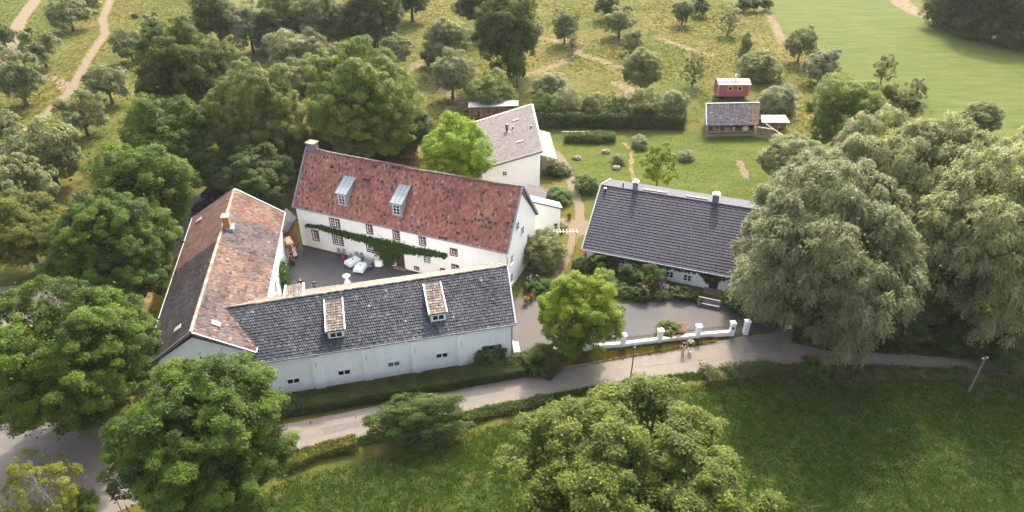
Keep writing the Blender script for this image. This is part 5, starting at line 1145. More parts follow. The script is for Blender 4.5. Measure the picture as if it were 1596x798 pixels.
 ('spread1', 106, 22, 30, .95, 'apple', 'umbrella shaped fruit tree at the top between the two tracks', 'tree', 'fruit_tree', OG),
 ('small0', 2, 52, 17, 1.0, 'dark', 'dark fruit tree at the left edge beside the farm track', 'tree', 'fruit_tree', OG),
 ('spread0', 62, 75, 30, 1.15, 'apple', 'fruit tree below the umbrella shaped one', 'tree', 'fruit_tree', OG),
 ('spread2', 25, 122, 42, 1.2, 'apple', 'broad dense fruit tree left of the track fork', 'tree', 'fruit_tree', OG),
 ('small1', 4, 195, 26, .85, 'apple', 'fruit tree at the left edge below the track fork', 'tree', 'fruit_tree', OG),
 ('spread2', 70, 240, 56, 1.2, 'apple', 'largest spreading fruit tree, nearest the pale rock', 'tree', 'fruit_tree', OG),
 ('spread0', 125, 178, 37, 1.1, 'apple', 'fruit tree right of the orchard track below its fork', 'tree', 'fruit_tree', OG),
 ('spread1', 166, 132, 32, 1.1, 'apple', 'tiered fruit tree right of the orchard track at mid height', 'tree', 'fruit_tree', OG),
 ('spread2', 200, 70, 27, 1.1, 'apple', 'fruit tree touching the darkest oak on its left', 'tree', 'fruit_tree', OG),
 ('spread0', 240, 40, 20, 1.1, 'apple', 'small fruit tree above the darkest oak', 'tree', 'fruit_tree', OG),
 ('spread1', 130, 2, 22, .95, 'apple', 'fruit tree cut by the top edge near the orchard track', 'tree', 'fruit_tree', OG),
 ('spread1', 32, 290, 52, 1.15, 'apple', 'drooping fruit tree at left edge above the street lamp', 'tree', 'fruit_tree', OG),
 ('shrub0', 210, 25, 6, .8, 'dark', 'tiny dark bush in the dry grass near the orchard track', 'bush', 'bush'),
 # garden hedge shrubs
 ('shrub0', 845, 170, 25, 1.25, 'shrub', 'green tall shrub at the annex end of the garden hedge', 'shrub', 'hedge_shrub'),
 ('shrub2', 880, 166, 24, 1.3, 'silver', 'dry silvery shrub second from the annex in the garden hedge', 'shrub', 'hedge_shrub'),
 ('shrub1', 922, 168, 27, 1.2, 'apple', 'pale green shrub in left middle of the garden hedge', 'shrub', 'hedge_shrub'),
 ('shrub0', 962, 172, 22, 1.2, 'shrub', 'low green shrub in the middle of the garden hedge', 'shrub', 'hedge_shrub'),
 ('shrub2', 1004, 168, 31, 1.15, 'apple', 'broad grey green shrub right of middle of the garden hedge', 'shrub', 'hedge_shrub'),
 ('shrub1', 1050, 165, 27, 1.3, 'silver', 'silver topped shrub at the shed end of garden hedge', 'shrub', 'hedge_shrub'),
 # small shrubs
 ('shrub1', 645, 660, 86, .44, 'shrub', 'wide leafy shrub at the roadside opposite the south barn', 'shrub', 'roadside_shrub'),
 ('shrub2', 765, 552, 30, .7, 'shrub', 'small shrub against the right end of the south barn wall', 'shrub', 'wall_shrub'),
 ('shrub0', 845, 392, 40, 1.0, 'apple', 'round pale shrub at the farmhouse gable', 'shrub', 'garden_shrub'),
 ('shrub1', 1270, 578, 27, 1.1, 'oak', 'small bush at the roadside below the driveway gate', 'bush', 'roadside_bush'),
 ('shrub1', 846, 558, 36, .75, 'hedge', 'bushy dark shrub at the right end of the long clipped hedge', 'shrub', 'hedge_end_shrub'),
 ('shrub2', 122, 788, 34, .55, 'oak', 'low green bush at the foot of the birch', 'bush', 'verge_bush'),
 ('shrub0', 936, 412, 26, .9, 'dark', 'dark rose bush at the left corner of the cottage', 'shrub', 'rose_bush'),
 ('shrub1', 985, 428, 24, 1.0, 'dark', 'dark tall shrub beside the small cottage window', 'shrub', 'cottage_shrub'),
 ('shrub2', 1018, 436, 24, 1.1, 'shrub', 'spiky green shrub near the middle of the cottage bed', 'shrub', 'cottage_shrub'),
 ('shrub0', 1000, 455, 20, .8, 'dark', 'low dark shrub at the gravel edge of the cottage bed', 'shrub', 'cottage_shrub'),
 ('shrub1', 1030, 458, 17, .7, 'shrub', 'flowering shrub with pink and violet blooms in cottage bed', 'shrub', 'flower_shrub'),
 ('shrub2', 1062, 456, 18, .7, 'dark', 'dark shrub along the cottage wall left of the bench', 'shrub', 'cottage_shrub'),
 ('shrub1', 1078, 461, 14, .7, 'dark', 'small dark shrub next to the cottage bench', 'shrub', 'cottage_shrub'),
 ('shrub0', 1150, 470, 26, .9, 'dark', 'dark shrub right of the cottage bench under the willow', 'shrub', 'cottage_shrub'),
 ('shrub2', 1045, 513, 22, .55, 'shrub', 'flower bed shrub with pink blooms behind the white wall', 'shrub', 'flower_shrub'),
 ('shrub1', 868, 265, 22, .55, 'vine', 'leafy green clump left of the garden path', 'shrub', 'garden_clump'),
 ('shrub0', 870, 305, 24, .55, 'vine', 'leafy clump between lean-to and garden path', 'shrub', 'garden_clump'),
 ('shrub2', 915, 288, 22, .75, 'shrub', 'green shrub at the far left corner of the cottage', 'shrub', 'garden_shrub'),
 ('shrub1', 840, 445, 26, .5, 'vine', 'low bed with violet flowers below the round pale shrub', 'shrub', 'flower_shrub'),
 ('shrub2', 998, 222, 15, .8, 'silver', 'silvery round bush on lawn in front of the hedge', 'bush', 'lawn_bush'),
 ('shrub0', 1068, 243, 14, .7, 'silver', 'pale tuft on lawn right of the loose yellow tree', 'bush', 'lawn_bush'),
 ('shrub1', 965, 248, 12, .9, 'silver', 'thin silvery bush in the middle of the lawn', 'bush', 'lawn_bush'),
 ('shrub0', 925, 390, 15, .8, 'shrub', 'small green shrub where the path passes the cottage corner', 'shrub', 'garden_shrub'),
 ('shrub2', 950, 443, 20, .6, 'dark', 'dark shrub behind the yellow green yard tree on its right', 'shrub', 'cottage_shrub'),
 ('shrub1', 905, 412, 16, .8, 'shrub', 'green shrub right of the yard path near the cottage corner', 'shrub', 'garden_shrub'),
 ('shrub0', 973, 452, 18, .6, 'shrub', 'low green shrub at left end of the gravel edge of the cottage bed', 'shrub', 'cottage_shrub'),
 ('shrub1', 868, 355, 16, .5, 'vine', 'low green clump under the pergola', 'shrub', 'garden_clump'),
]
for row in T:
    o_ = plant(*row)
    if row[8] == 'roadside_shrub': o_.rotation_euler.z = .26; o_.scale = (o_.scale.x*1.0, o_.scale.x*.5, o_.scale.x*.60)

# ------------------------------------------------------------------ hedges, climbers, flowers
def leaf_box(name, line, w, h, n, lf, size, parent=None, label=None, cat=None, top=1.0, seed=5, rough=.12, z0=0.05):
    rng = np.random.default_rng(seed); P = []; N = []; line = [Vector((p[0], p[1], 0)) for p in line]; lens = [(b_-a).length for a, b_ in zip(line[:-1], line[1:])]; tot = sum(lens)
    for a, b_, l in zip(line[:-1], line[1:], lens):
        m_ = int(n*l/tot); d = np.array((b_-a).normalized()); s = np.array([-d[1], d[0], 0]); u = rng.uniform(-.02, 1.02, m_)*l; peri = rng.uniform(0, 2*h+w, m_)
        off = np.where(peri < h, -w/2, np.where(peri < h+w, peri-h-w/2, w/2)); z = np.where(peri < h, peri, np.where(peri < h+w, h, peri-h-w))
        wob = np.array([mnoise.noise(Vector((x*.7+a.x, y*.9, zz)))for x, y, zz in zip(u, off, z)])*rough*2.2+rng.normal(0, rough*.5, m_)
        nn = np.where((peri < h)[:, None], -s, np.where((peri < h+w)[:, None], np.array([0, 0, 1.0]), s))
        p = np.array(a)+u[:, None]*d+off[:, None]*s+np.array([0, 0, 1.0])*z[:, None]+nn*wob[:, None]; p[:, 2] = np.maximum(p[:, 2], z0); P.append(p); N.append(nn+np.array([0, 0, .4]))
    P = np.concatenate(P); N = unit(np.concatenate(N)); V = leaf_quads(P, N, size, .6, rng, tilt=.8)
    pat = np.array([mnoise.noise(Vector((p[0]*.6, p[1]*.6, p[2]))) for p in P])
    tone = np.clip(.45+.3*pat+rng.normal(0, .18, len(P)), 0, .9); tone[rng.random(len(P)) < .05+.1*np.clip(pat, 0, 1)] = 1
    if parent is None:
        root = thing(name, label, cat, (line[0].x, line[0].y, 0))
    else: root = parent
    o = BASE[root]; V = V-np.array(o); link('foliage', quads_mesh(name, V, tone), L[lf], root)
    bm = MB()
    for a, b_ in zip(line[:-1], line[1:]):
        d = (b_-a).normalized(); s = Vector((-d.y, d.x, 0)); bm.obox(a-s*(w/2-.22), b_-a, s*(w-.44), (0, 0, h-.22))
    bm.build('twigs', M['bark'], root); return root
hd = [(-25.8, 48.25), (-20, 49.6), (-10, 52.05), (0, 54.5), (4.6, 55.75)]
leaf_box('clipped_hedge', hd, 2.2, 1.05, 48000, 'hedge', .17, label='long clipped dark hedge between the south barn and the road', cat='hedge')
leaf_box('roadside_hedge', px((440, 732), (500, 708), (556, 694)), 1.2, .75, 9000, 'autumn', .17, label='low yellowish hedge strip left of the wide roadside shrub', cat='hedge', seed=6, rough=.2)
leaf_box('roadside_hedge', px((728, 655), (800, 638), (862, 626)), 1.1, .5, 7000, 'hedge', .17, label='low rough hedge strip right of the wide roadside shrub', cat='hedge', seed=7, rough=.25)
leaf_box('tall_hedge', px((840, 196), (900, 195), (960, 197), (1010, 197), (1062, 197)), 3.0, 2.5, 34000, 'dark', .30, label='tall dark green hedge with clipped face at back of the lawn', cat='hedge', seed=8, rough=.25)
leaf_box('bed_hedge', px((880, 219), (915, 220), (957, 219)), 1.9, 1.3, 9000, 'shrub', .25, label='bushy vegetable row on the lawn beside the low timber rail', cat='hedge', seed=9, rough=.35)
leaf_box('verge_growth', px((1100, 592), (1180, 583), (1260, 584), (1360, 588), (1480, 592), (1600, 598)), 1.9, .7, 30000, 'hedge', .20, label='overgrown dark verge along the field below the lane', cat='verge', seed=10, rough=.5)
def cloud(P, N, size, asp, lf, name, parent=None, label=None, cat=None, seed=1, tsd=.18, tone0=.45):
    rng = np.random.default_rng(seed); V = leaf_quads(P, N, size, asp, rng, tilt=.7)
    if parent: V = V-np.array(BASE[parent])
    tone = np.clip(tone0+rng.normal(0, tsd, len(P)), 0, 1); o = link(name, quads_mesh(name, V, tone), L[lf], parent)
    if label: tag(o, label, cat)
    return o
# grape vine on the farmhouse front
rng = np.random.default_rng(3); VN = thing('grape_vine', 'dark green vine trained along the farmhouse front above the door', 'vine', (*wl_a, 0)); Pl = []
vp = [(478, 350, 2), (500, 353.5, 4), (520, 359, 5), (545, 366, 5.5), (570, 372, 6.5), (590, 379, 10), (606, 385, 13), (625, 386, 9), (645, 390, 7), (665, 392, 6), (697, 398, 3.5)]
vine_pts = []
for (x0, y0_, w0_), (x1, y1_, w1_) in zip(vp[:-1], vp[1:]):
    m_ = int(46*(x1-x0)*(w0_+w1_)/10); tt = rng.random(m_); X = x0+(x1-x0)*tt; Y = y0_+(y1_-y0_)*tt+rng.normal(0, .35, m_)*(w0_+(w1_-w0_)*tt); Pl += list(zip(X, Y))
m_ = 2600; tt = rng.random(m_); Pl += list(zip(606+rng.normal(0, 1, m_)*(3.5+6*(1-tt)), 388+tt*24))
pts = []
nwv = np.array(nw)
for x, y in Pl:
    u, z = on_wall(x, y, wl_a, wl_b)
    if u < 0: continue
    pts.append((wl_a.x+e0.x*u, wl_a.y+e0.y*u, max(z, .05)))
pts = np.array(pts)+nwv*np.abs(rng.normal(.12, .16, (len(pts), 1))); cloud(pts, unit(np.tile(nwv+np.array([0, 0, .6]), (len(pts), 1))), .24, .8, 'vine', 'foliage', VN, seed=4)
bm = MB(); sp = [on_wall(x, y, wl_a, wl_b) for x, y in ((607, 413), (606, 396), (600, 384), (560, 370), (520, 360), (480, 350))]; bm.tube([v3(wl_a+e0*u, max(0, z))+nw*.06 for u, z in sp], [.07, .06, .05, .04, .03, .015], 6)
sp = [on_wall(x, y, wl_a, wl_b) for x, y in ((606, 394), (640, 389), (695, 397))]; bm.tube([v3(wl_a+e0*u, z)+nw*.05 for u, z in sp], [.05, .04, .015], 6); bm.build('stem', M['bark'], VN)
# ivy on the courtyard side of the west barn
IV = thing('ivy', 'ivy climbing the courtyard wall of the west barn', 'climber', (*iNR, 0)); nb = Vector((eb.y, -eb.x, 0)); pts = []
for k in range(5200):
    u = rng.normal(19.0 if k % 3 else 8.5, .8); z = rng.uniform(0, 3.4)*rng.random()**.3; p = v3(iNR+eb*u, z)+nb*abs(rng.normal(.25, .25)); pts.append(p)
pts = np.array(pts); cloud(pts, unit(np.tile(np.array(nb)+np.array([0, 0, .5]), (len(pts), 1))), .24, .8, 'vine', 'foliage', IV, seed=5)
# creeper hanging from the cottage eave
CV = thing('creeper', 'dark creeper hanging under the cottage eave', 'climber', (*c1, 0)); pts = []; Lc = (c2-c1).length
while len(pts) < 11000:
    u = rng.uniform(1.5, Lc); dep = 0.55+0.9*max(0, mnoise.noise(Vector((u*.8, 3.1, 0))))+0.8*max(0, mnoise.noise(Vector((u*.35, 9.1, 0))))+.25*mnoise.noise(Vector((u*3, 0, 0)))
    if rng.random() > dep/1.6: continue
    z = 2.95-rng.random()*dep*1.35; pts.append(v3(c1+eH*u, max(.6, z))+N3*abs(rng.normal(.25, .22)))
pts = np.array(pts); cloud(pts, unit(np.tile(np.array(N3)+np.array([0, 0, .4]), (len(pts), 1))), .22, .7, 'dark', 'foliage', CV, seed=6)
# blossoms
def blooms(name, lf, label, spots, n, r, size, seed, cat='flowers'):
    rg_ = np.random.default_rng(seed); P = []
    for x, y, z in spots:
        g_ = np.array(G(x, y, z)); k = n//len(spots); cl = g_+rg_.normal(0, r, (max(1, k//8), 3)); P.append(np.repeat(cl, 8, 0)+rg_.normal(0, .07, (len(cl)*8, 3)))
    P = np.concatenate(P); P[:, 2] = np.maximum(P[:, 2], .1); return cloud(P, unit(rg_.normal(size=P.shape)+np.array([0, -.5, 1])), size, .9, lf, name, None, label, cat, seed)
blooms('red_roses', 'redflower', 'red roses climbing to the cottage eave at its left corner', [(923, 388, 2.6), (948, 394, 2.4), (953, 397, 2.2), (905, 391, 2.2)], 200, .28, .2, 21)
blooms('pink_roses', 'pinkflower', 'pink blooms in the cottage bed near the gravel', [(1015, 449, 1.2), (1030, 456, .9), (1002, 452, 1.2), (1045, 455, .9), (940, 402, 2.0)], 300, .35, .17, 22)
blooms('hydrangea_flowers', 'violetflower', 'pale violet flower heads beside the pink blooms in the cottage bed', [(1035, 452, 1.0), (1040, 449, 1.1), (1030, 445, 1.3)], 300, .3, .17, 23)
blooms('border_flowers', 'pinkflower', 'salmon pink flowers behind the white wall and railings', [(1055, 522, .7), (1048, 520, .8), (1065, 512, .9)], 300, .35, .17, 24)
blooms('lavender_flowers', 'violetflower', 'violet flowers below the round pale shrub at farmhouse gable', [(832, 436, .9), (836, 441, .8), (829, 432, 1.0)], 260, .35, .17, 25)
for x, y, r_, h_, mt, lb, fw in POTS:
    o = pot(G(x, y), r_, h_, M[mt], lb); rg_ = np.random.default_rng(int(x)); b_ = np.array(G(x, y))+np.array([0, 0, h_+.2])
    P = b_+rg_.normal(0, .17, (420, 3)); cloud(P, unit(rg_.normal(size=P.shape)+np.array([0, 0, 1])), .13, .7, 'shrub', 'foliage', o, seed=31)
    if fw: P = b_+np.array([0, 0, .12])+rg_.normal(0, .16, (90, 3)); cloud(P, unit(rg_.normal(size=P.shape)+np.array([0, 0, 1])), .12, .9, fw, 'flowers', o, seed=32)

# ------------------------------------------------------------------ grass that stands up
FOOT = [[A0, B0, C0, D0], [NL, NR, FR_, FL_], [SA, SB, RGR, BKR, BKL], [HA, HB, HE_, HF_], [a_fl, a_fr, a_rr, a_rl], [(35.4, 117.2), (47, 117.6), (47, 126.6), (36, 126)], [(42, 137), (49.4, 137), (49.4, 141), (42, 141)], ROAD, YARD, [(-31, 80.4), (0, 68), (0, 55), (-26, 50)], px((300, 300), (345, 305), (300, 420), (278, 400), (235, 400), (240, 340))]
LINES = [(TRACK1, 1.3), (TRACK2, 1.9), (px((858, 232), (872, 244), (884, 262), (892, 290), (903, 322), (904, 345)), .75), (px((896, 362), (890, 382), (882, 405), (868, 432), (850, 462)), .7), (SOIL, 2.5)]
def free(P):
    ok = np.ones(len(P), bool)
    for f_ in FOOT: ok &= ~inside(f_, P[:, 0], P[:, 1])
    for l_, w_ in LINES: ok &= dist_line(l_, P[:, 0], P[:, 1]) > w_
    return ok
def blades(name, poly_px, n, h, w, lf, label, seed, drop=None, drybias=.5, tuft=7, clump=1.0, nscale=.045, keep=None):
    rg_ = np.random.default_rng(seed); poly = px(*poly_px); X = [p.x for p in poly]; Y = [p.y for p in poly]
    # denser near the camera: sample uniformly in picture-independent area with distance falloff
    P = np.stack([rg_.uniform(min(X), max(X), n*3), rg_.uniform(min(Y), max(Y), n*3)], -1)
    P = P[inside(poly, P[:, 0], P[:, 1])]; P = P[free(P)]
    if keep is not None: P = P[keep(P, rg_)]
    P = P[:n]
    ns = np.array([mnoise.noise(Vector((p[0]*nscale, p[1]*nscale, seed)))+.5*mnoise.noise(Vector((p[0]*nscale*4, p[1]*nscale*4, seed+3))) for p in P])
    hh = h*(1+clump*ns)*rg_.uniform(.6, 1.3, len(P)); hh = np.maximum(hh, h*.25)
    k = tuft; B = np.repeat(P, k, 0)+rg_.normal(0, w*1.5, (len(P)*k, 2)); H_ = np.repeat(hh, k)*rg_.uniform(.6, 1.1, len(B)); an = rg_.uniform(0, 6.283, len(B)); le = rg_.normal(0, .35, (len(B), 2))*H_[:, None]
    dx = np.stack([np.cos(an), np.sin(an)], -1)*w*.5*rg_.uniform(.6, 1.3, (len(B), 1)); z = np.zeros(len(B))
    V = np.stack([np.column_stack([B-dx, z-.02]), np.column_stack([B+dx, z-.02]), np.column_stack([B+le, H_])], 1)
    tone = np.clip(drybias+.30*np.repeat(ns, k)+rg_.normal(0, .08, len(B)), 0, 1)
    tag(link(name, quads_mesh(name, V, tone, 3), L[lf]), label, 'grass', kind='stuff')
blades('meadow_grass', [(-80, -40), (330, -40), (330, 120), (260, 300), (100, 420), (-40, 420)], 26000, .22, .12, 'straw', 'tall dry orchard grass on the slope at left', 41, drybias=.36)
def notmown(P, r):
    m_, n_, s_ = zones(P[:, 0], P[:, 1]); return r.random(len(P)) > np.maximum(m_, s_)
blades('orchard_grass', [(600, -30), (1240, -30), (1500, 190), (1300, 220), (1060, 190), (840, 190), (640, 200)], 28000, .22, .14, 'straw', 'rough dry grass between the fruit trees at top centre', 42, drybias=.38, keep=notmown)
blades('field_grass', [(330, 800), (470, 740), (640, 700), (860, 640), (1100, 598), (1300, 600), (1620, 612), (2150, 640), (2150, 1000), (0, 1000), (230, 830)], 78000, .20, .085, 'field', 'short grass of the near field below the lane', 43, drybias=.40, tuft=5, clump=.7, nscale=.2)
blades('lawn_grass', [(845, 205), (1090, 205), (1200, 208), (1240, 330), (1100, 330), (900, 300), (885, 250)], 12000, .07, .10, 'field', 'mown lawn grass of the garden behind the cottage', 44, drybias=.6, tuft=3, clump=.5)
blades('verge_grass', [(860, 577), (905, 550), (1030, 535), (1086, 528), (1125, 523), (1118, 532), (1000, 552), (930, 567)], 0, .2, .07, 'straw', 'dry grass', 45) if False else None
def strip(name, line, w, n, h, bw, lf, label, seed, dry, tuft=5):
    rg_ = np.random.default_rng(seed); P = []
    tot = sum((b_-a).length for a, b_ in zip(line[:-1], line[1:]))
    for a, b_ in zip(line[:-1], line[1:]):
        m_ = int(n*(b_-a).length/tot); t_ = rg_.random((m_, 1)); d = (b_-a).normalized(); s = np.array([-d.y, d.x]); P.append(np.array([a.x, a.y])*(1-t_)+np.array([b_.x, b_.y])*t_+s*rg_.uniform(-w/2, w/2, (m_, 1)))
    P = np.concatenate(P); B = np.repeat(P, tuft, 0)+rg_.normal(0, bw*1.5, (len(P)*tuft, 2)); H_ = h*rg_.uniform(.4, 1.3, len(B)); an = rg_.uniform(0, 6.283, len(B)); le = rg_.normal(0, .4, (len(B), 2))*H_[:, None]; dx = np.stack([np.cos(an), np.sin(an)], -1)*bw*.5; z = np.zeros(len(B))
    V = np.stack([np.column_stack([B-dx, z]), np.column_stack([B+dx, z]), np.column_stack([B+le, H_])], 1)
    tag(link(name, quads_mesh(name, V, np.clip(dry+rg_.normal(0, .2, len(B)), 0, 1), 3), L[lf]), label, 'grass', kind='stuff')
strip('verge_grass', px((890, 562), (960, 552), (1040, 540), (1110, 527)), 1.6, 3200, .28, .06, 'straw', 'dry straw coloured grass at the foot of white wall', 46, .75)
strip('verge_grass', px((440, 712), (570, 688), (730, 648), (870, 619), (1000, 596), (1100, 585), (1250, 573), (1400, 577), (1596, 588)), 1.1, 7000, .30, .07, 'field', 'uneven grass edge along the near side of the lane', 47, .45)
strip('verge_grass', px((1235, 525), (1300, 540), (1380, 542), (1500, 550), (1596, 558)), 2.0, 3500, .3, .07, 'field', 'shaded grass edge under the willows along the lane', 48, .4)
strip('bank_grass', px((290, 400), (262, 450), (235, 520), (208, 600)), 2.4, 4200, .35, .08, 'straw', 'dry yellow grass bank along the west barn', 49, .6)

# ------------------------------------------------------------------ courtyard furniture
def chair_proto():
    o = thing('garden_chair', 'dark grey garden chair', 'chair', (0, 0, 0))
    bm = MB(); bm.box((0, 0, .44), (.46, .46, .05)); bm.build('seat', M['f_grey'], o)
    bm = MB(); [bm.box((0, .22, .6+k*.13), (.46, .035, .09)) for k in range(4)]; [bm.box((s_*.21, .225, .72), (.04, .04, .55)) for s_ in (-1, 1)]; bm.build('backrest', M['f_grey'], o)
    for sx in (-.2, .2):
        for sy in (-.2, .2): bm = MB(); bm.box((sx, sy, .21), (.04, .04, .42)); bm.build('leg', M['iron'], o)
    return o
c0 = chair_proto(); first = True
CH = [(527.5, 398, .37, 'dark chair against the farmhouse wall, left of a matching chair'), (535.5, 399, .37, 'dark chair against the farmhouse wall, second from the gate'), (555.5, 404, .37, 'dark chair behind the white tables, left of its twin'), (563.5, 405, .37, 'dark chair behind the white tables, right of its twin'), (585, 409, .3, 'dark chair left of the round white draped table'), (571, 413, 1.9, 'dark chair at the right side of the nearer white table'), (577, 419, 1.8, 'dark chair at the nearer end of the dark table'), (545, 405, -1.2, 'dark chair at the left end of the farther white table')]
for x, y, a, lb in CH:
    if first: c0.location = G(x, y); c0.rotation_euler = (0, 0, a-.75); c0['label'] = lb; c0['group'] = 'chairs in the courtyard'; first = False
    else: dup(c0, G(x, y), a-.75, lb, 'chairs in the courtyard')
def table(x, y, sx, sy, rz, label, lbc):
    c_ = G(x, y); o = thing('banquet_table', label, 'table', c_, rz); BASE[o] = Vector((0, 0, 0))
    bm = MB(); bm.box((0, 0, .72), (sx-.04, sy-.04, .03)); bm.build('tabletop', M['palewood'], o)
    for ix in (-1, 1):
        for iy in (-1, 1): bm = MB(); bm.box((ix*(sx/2-.08), iy*(sy/2-.08), .35), (.05, .05, .7)); bm.build('leg', M['iron'], o)
    bm = MB(); n = 12; hx, hy = sx/2, sy/2; ring = []
    for k in range(4*n):
        s_, f_ = divmod(k, n); f_ = f_/n; q_ = [(-hx+2*hx*f_, -hy), (hx, -hy+2*hy*f_), (hx-2*hx*f_, hy), (-hx, hy-2*hy*f_)][s_]; ring.append(q_)
    top = [(a, b_, .745) for a, b_ in ring]; edge_ = []
    for k, (a, b_) in enumerate(ring): w_ = .05+.03*math.sin(k*1.3)+(.05 if k % n == 0 else 0); l_ = math.hypot(a, b_); edge_.append((a*(1+w_/l_), b_*(1+w_/l_), .28+.03*math.sin(k*2.1)))
    m_ = len(ring); bm.mesh(top+edge_, [tuple(range(m_))]+[(k, m_+k, m_+(k+1) % m_, (k+1) % m_) for k in range(m_)])
    cl = bm.build('tablecloth', M['cloth']); cl.location = c_; cl.rotation_euler = (0, 0, rz); tag(cl, lbc, 'tablecloth', 'white tablecloths')
    bm = MB(); bm.lathe((0, 0, 0), [(.05, 0), (.07, .1), (.04, .2), (.05, .24)], 10); v_ = bm.build('vase', M['glassblue']); v_.location = c_+Vector((0, 0, .747)); tag(v_, 'small vase in the middle of the '+('farther' if sy > 1.75 else 'nearer')+' white table', 'vase')
table(551, 412.5, 1.25, 1.8, -.75, 'farther of two square-draped tables in the courtyard', 'white cloth on the farther rectangular courtyard table')
table(562.5, 421.5, 1.25, 1.7, -.2, 'nearer of two square-draped tables in the courtyard', 'white cloth on the nearer rectangular courtyard table')
c_ = G(591, 413); o = thing('round_table', 'small round table fully draped in white near the vine', 'table', c_)
bm = MB(); bm.lathe(c_, [(.3, .02), (.04, .05), (.04, .7), (.55, .72)], 20); bm.build('pedestal', M['iron'], o)
bm = MB(); prof = [(.66, .12), (.62, .4), (.58, .70), (.55, .755), (.3, .757)]; bm.lathe(c_, prof, 24); tag(bm.build('tablecloth', M['cloth'], None, True), 'white cloth draped over the round table near the vine', 'tablecloth', 'white tablecloths')
c_ = G(541.5, 441); o = thing('bar_table', 'tall standing table with white cloth gathered at the waist', 'table', c_); bm = MB(); bm.lathe(c_, [(.45, .02), (.30, .35), (.16, .68), (.22, .9), (.36, 1.08)], 22); bm.build('cloth_skirt', M['cloth'], o, True)
bm = MB(); bm.lathe(c_, [(.36, 1.07), (.5, 1.08), (.5, 1.13), (.2, 1.135)], 24); bm.build('tabletop', M['cloth'], o)
bm = MB(); c_ = G(575, 414); bm.box(c_+Vector((0, 0, .72)), (1.3, .8, .05), -.4); o = thing('dark_table', 'dark table behind the white draped tables', 'table', c_); bm.build('tabletop', M['f_grey'], o)
for sx in (-.55, .55):
    for sy in (-.3, .3): bm = MB(); bm.box(c_+Matrix.Rotation(-.4, 3, 'Z') @ Vector((sx, sy, .35)), (.05, .05, .7)); bm.build('leg', M['iron'], o)
bm = MB(); c_ = G(535, 404); bm.lathe(c_, [(.12, 0), (.18, .2), (.19, .45), (.14, .5)], 12); tag(bm.build('bucket', flat('red_plastic', (.55, .02, .06), .4)), 'small red bucket in front of the wall chairs', 'bucket')
# garland on the open gate leaf
rg_ = np.random.default_rng(8); gp = []; top = np.array(oa)+np.array([0, 0, 3.2])
for k in range(900): s_ = rg_.random(); gp.append(top+np.array(OD)*(1.0*s_-.1)+np.array([.12, -.06, .15-2.6*s_**2*(rg_.random() < .35)])+rg_.normal(0, .17, 3))
cloud(np.array(gp), unit(rg_.normal(size=(900, 3))), .2, .8, 'palepink', 'flower_garland', None, 'pale pink flower garland draped over the open gate leaf', 'garland', 9, tone0=.9)

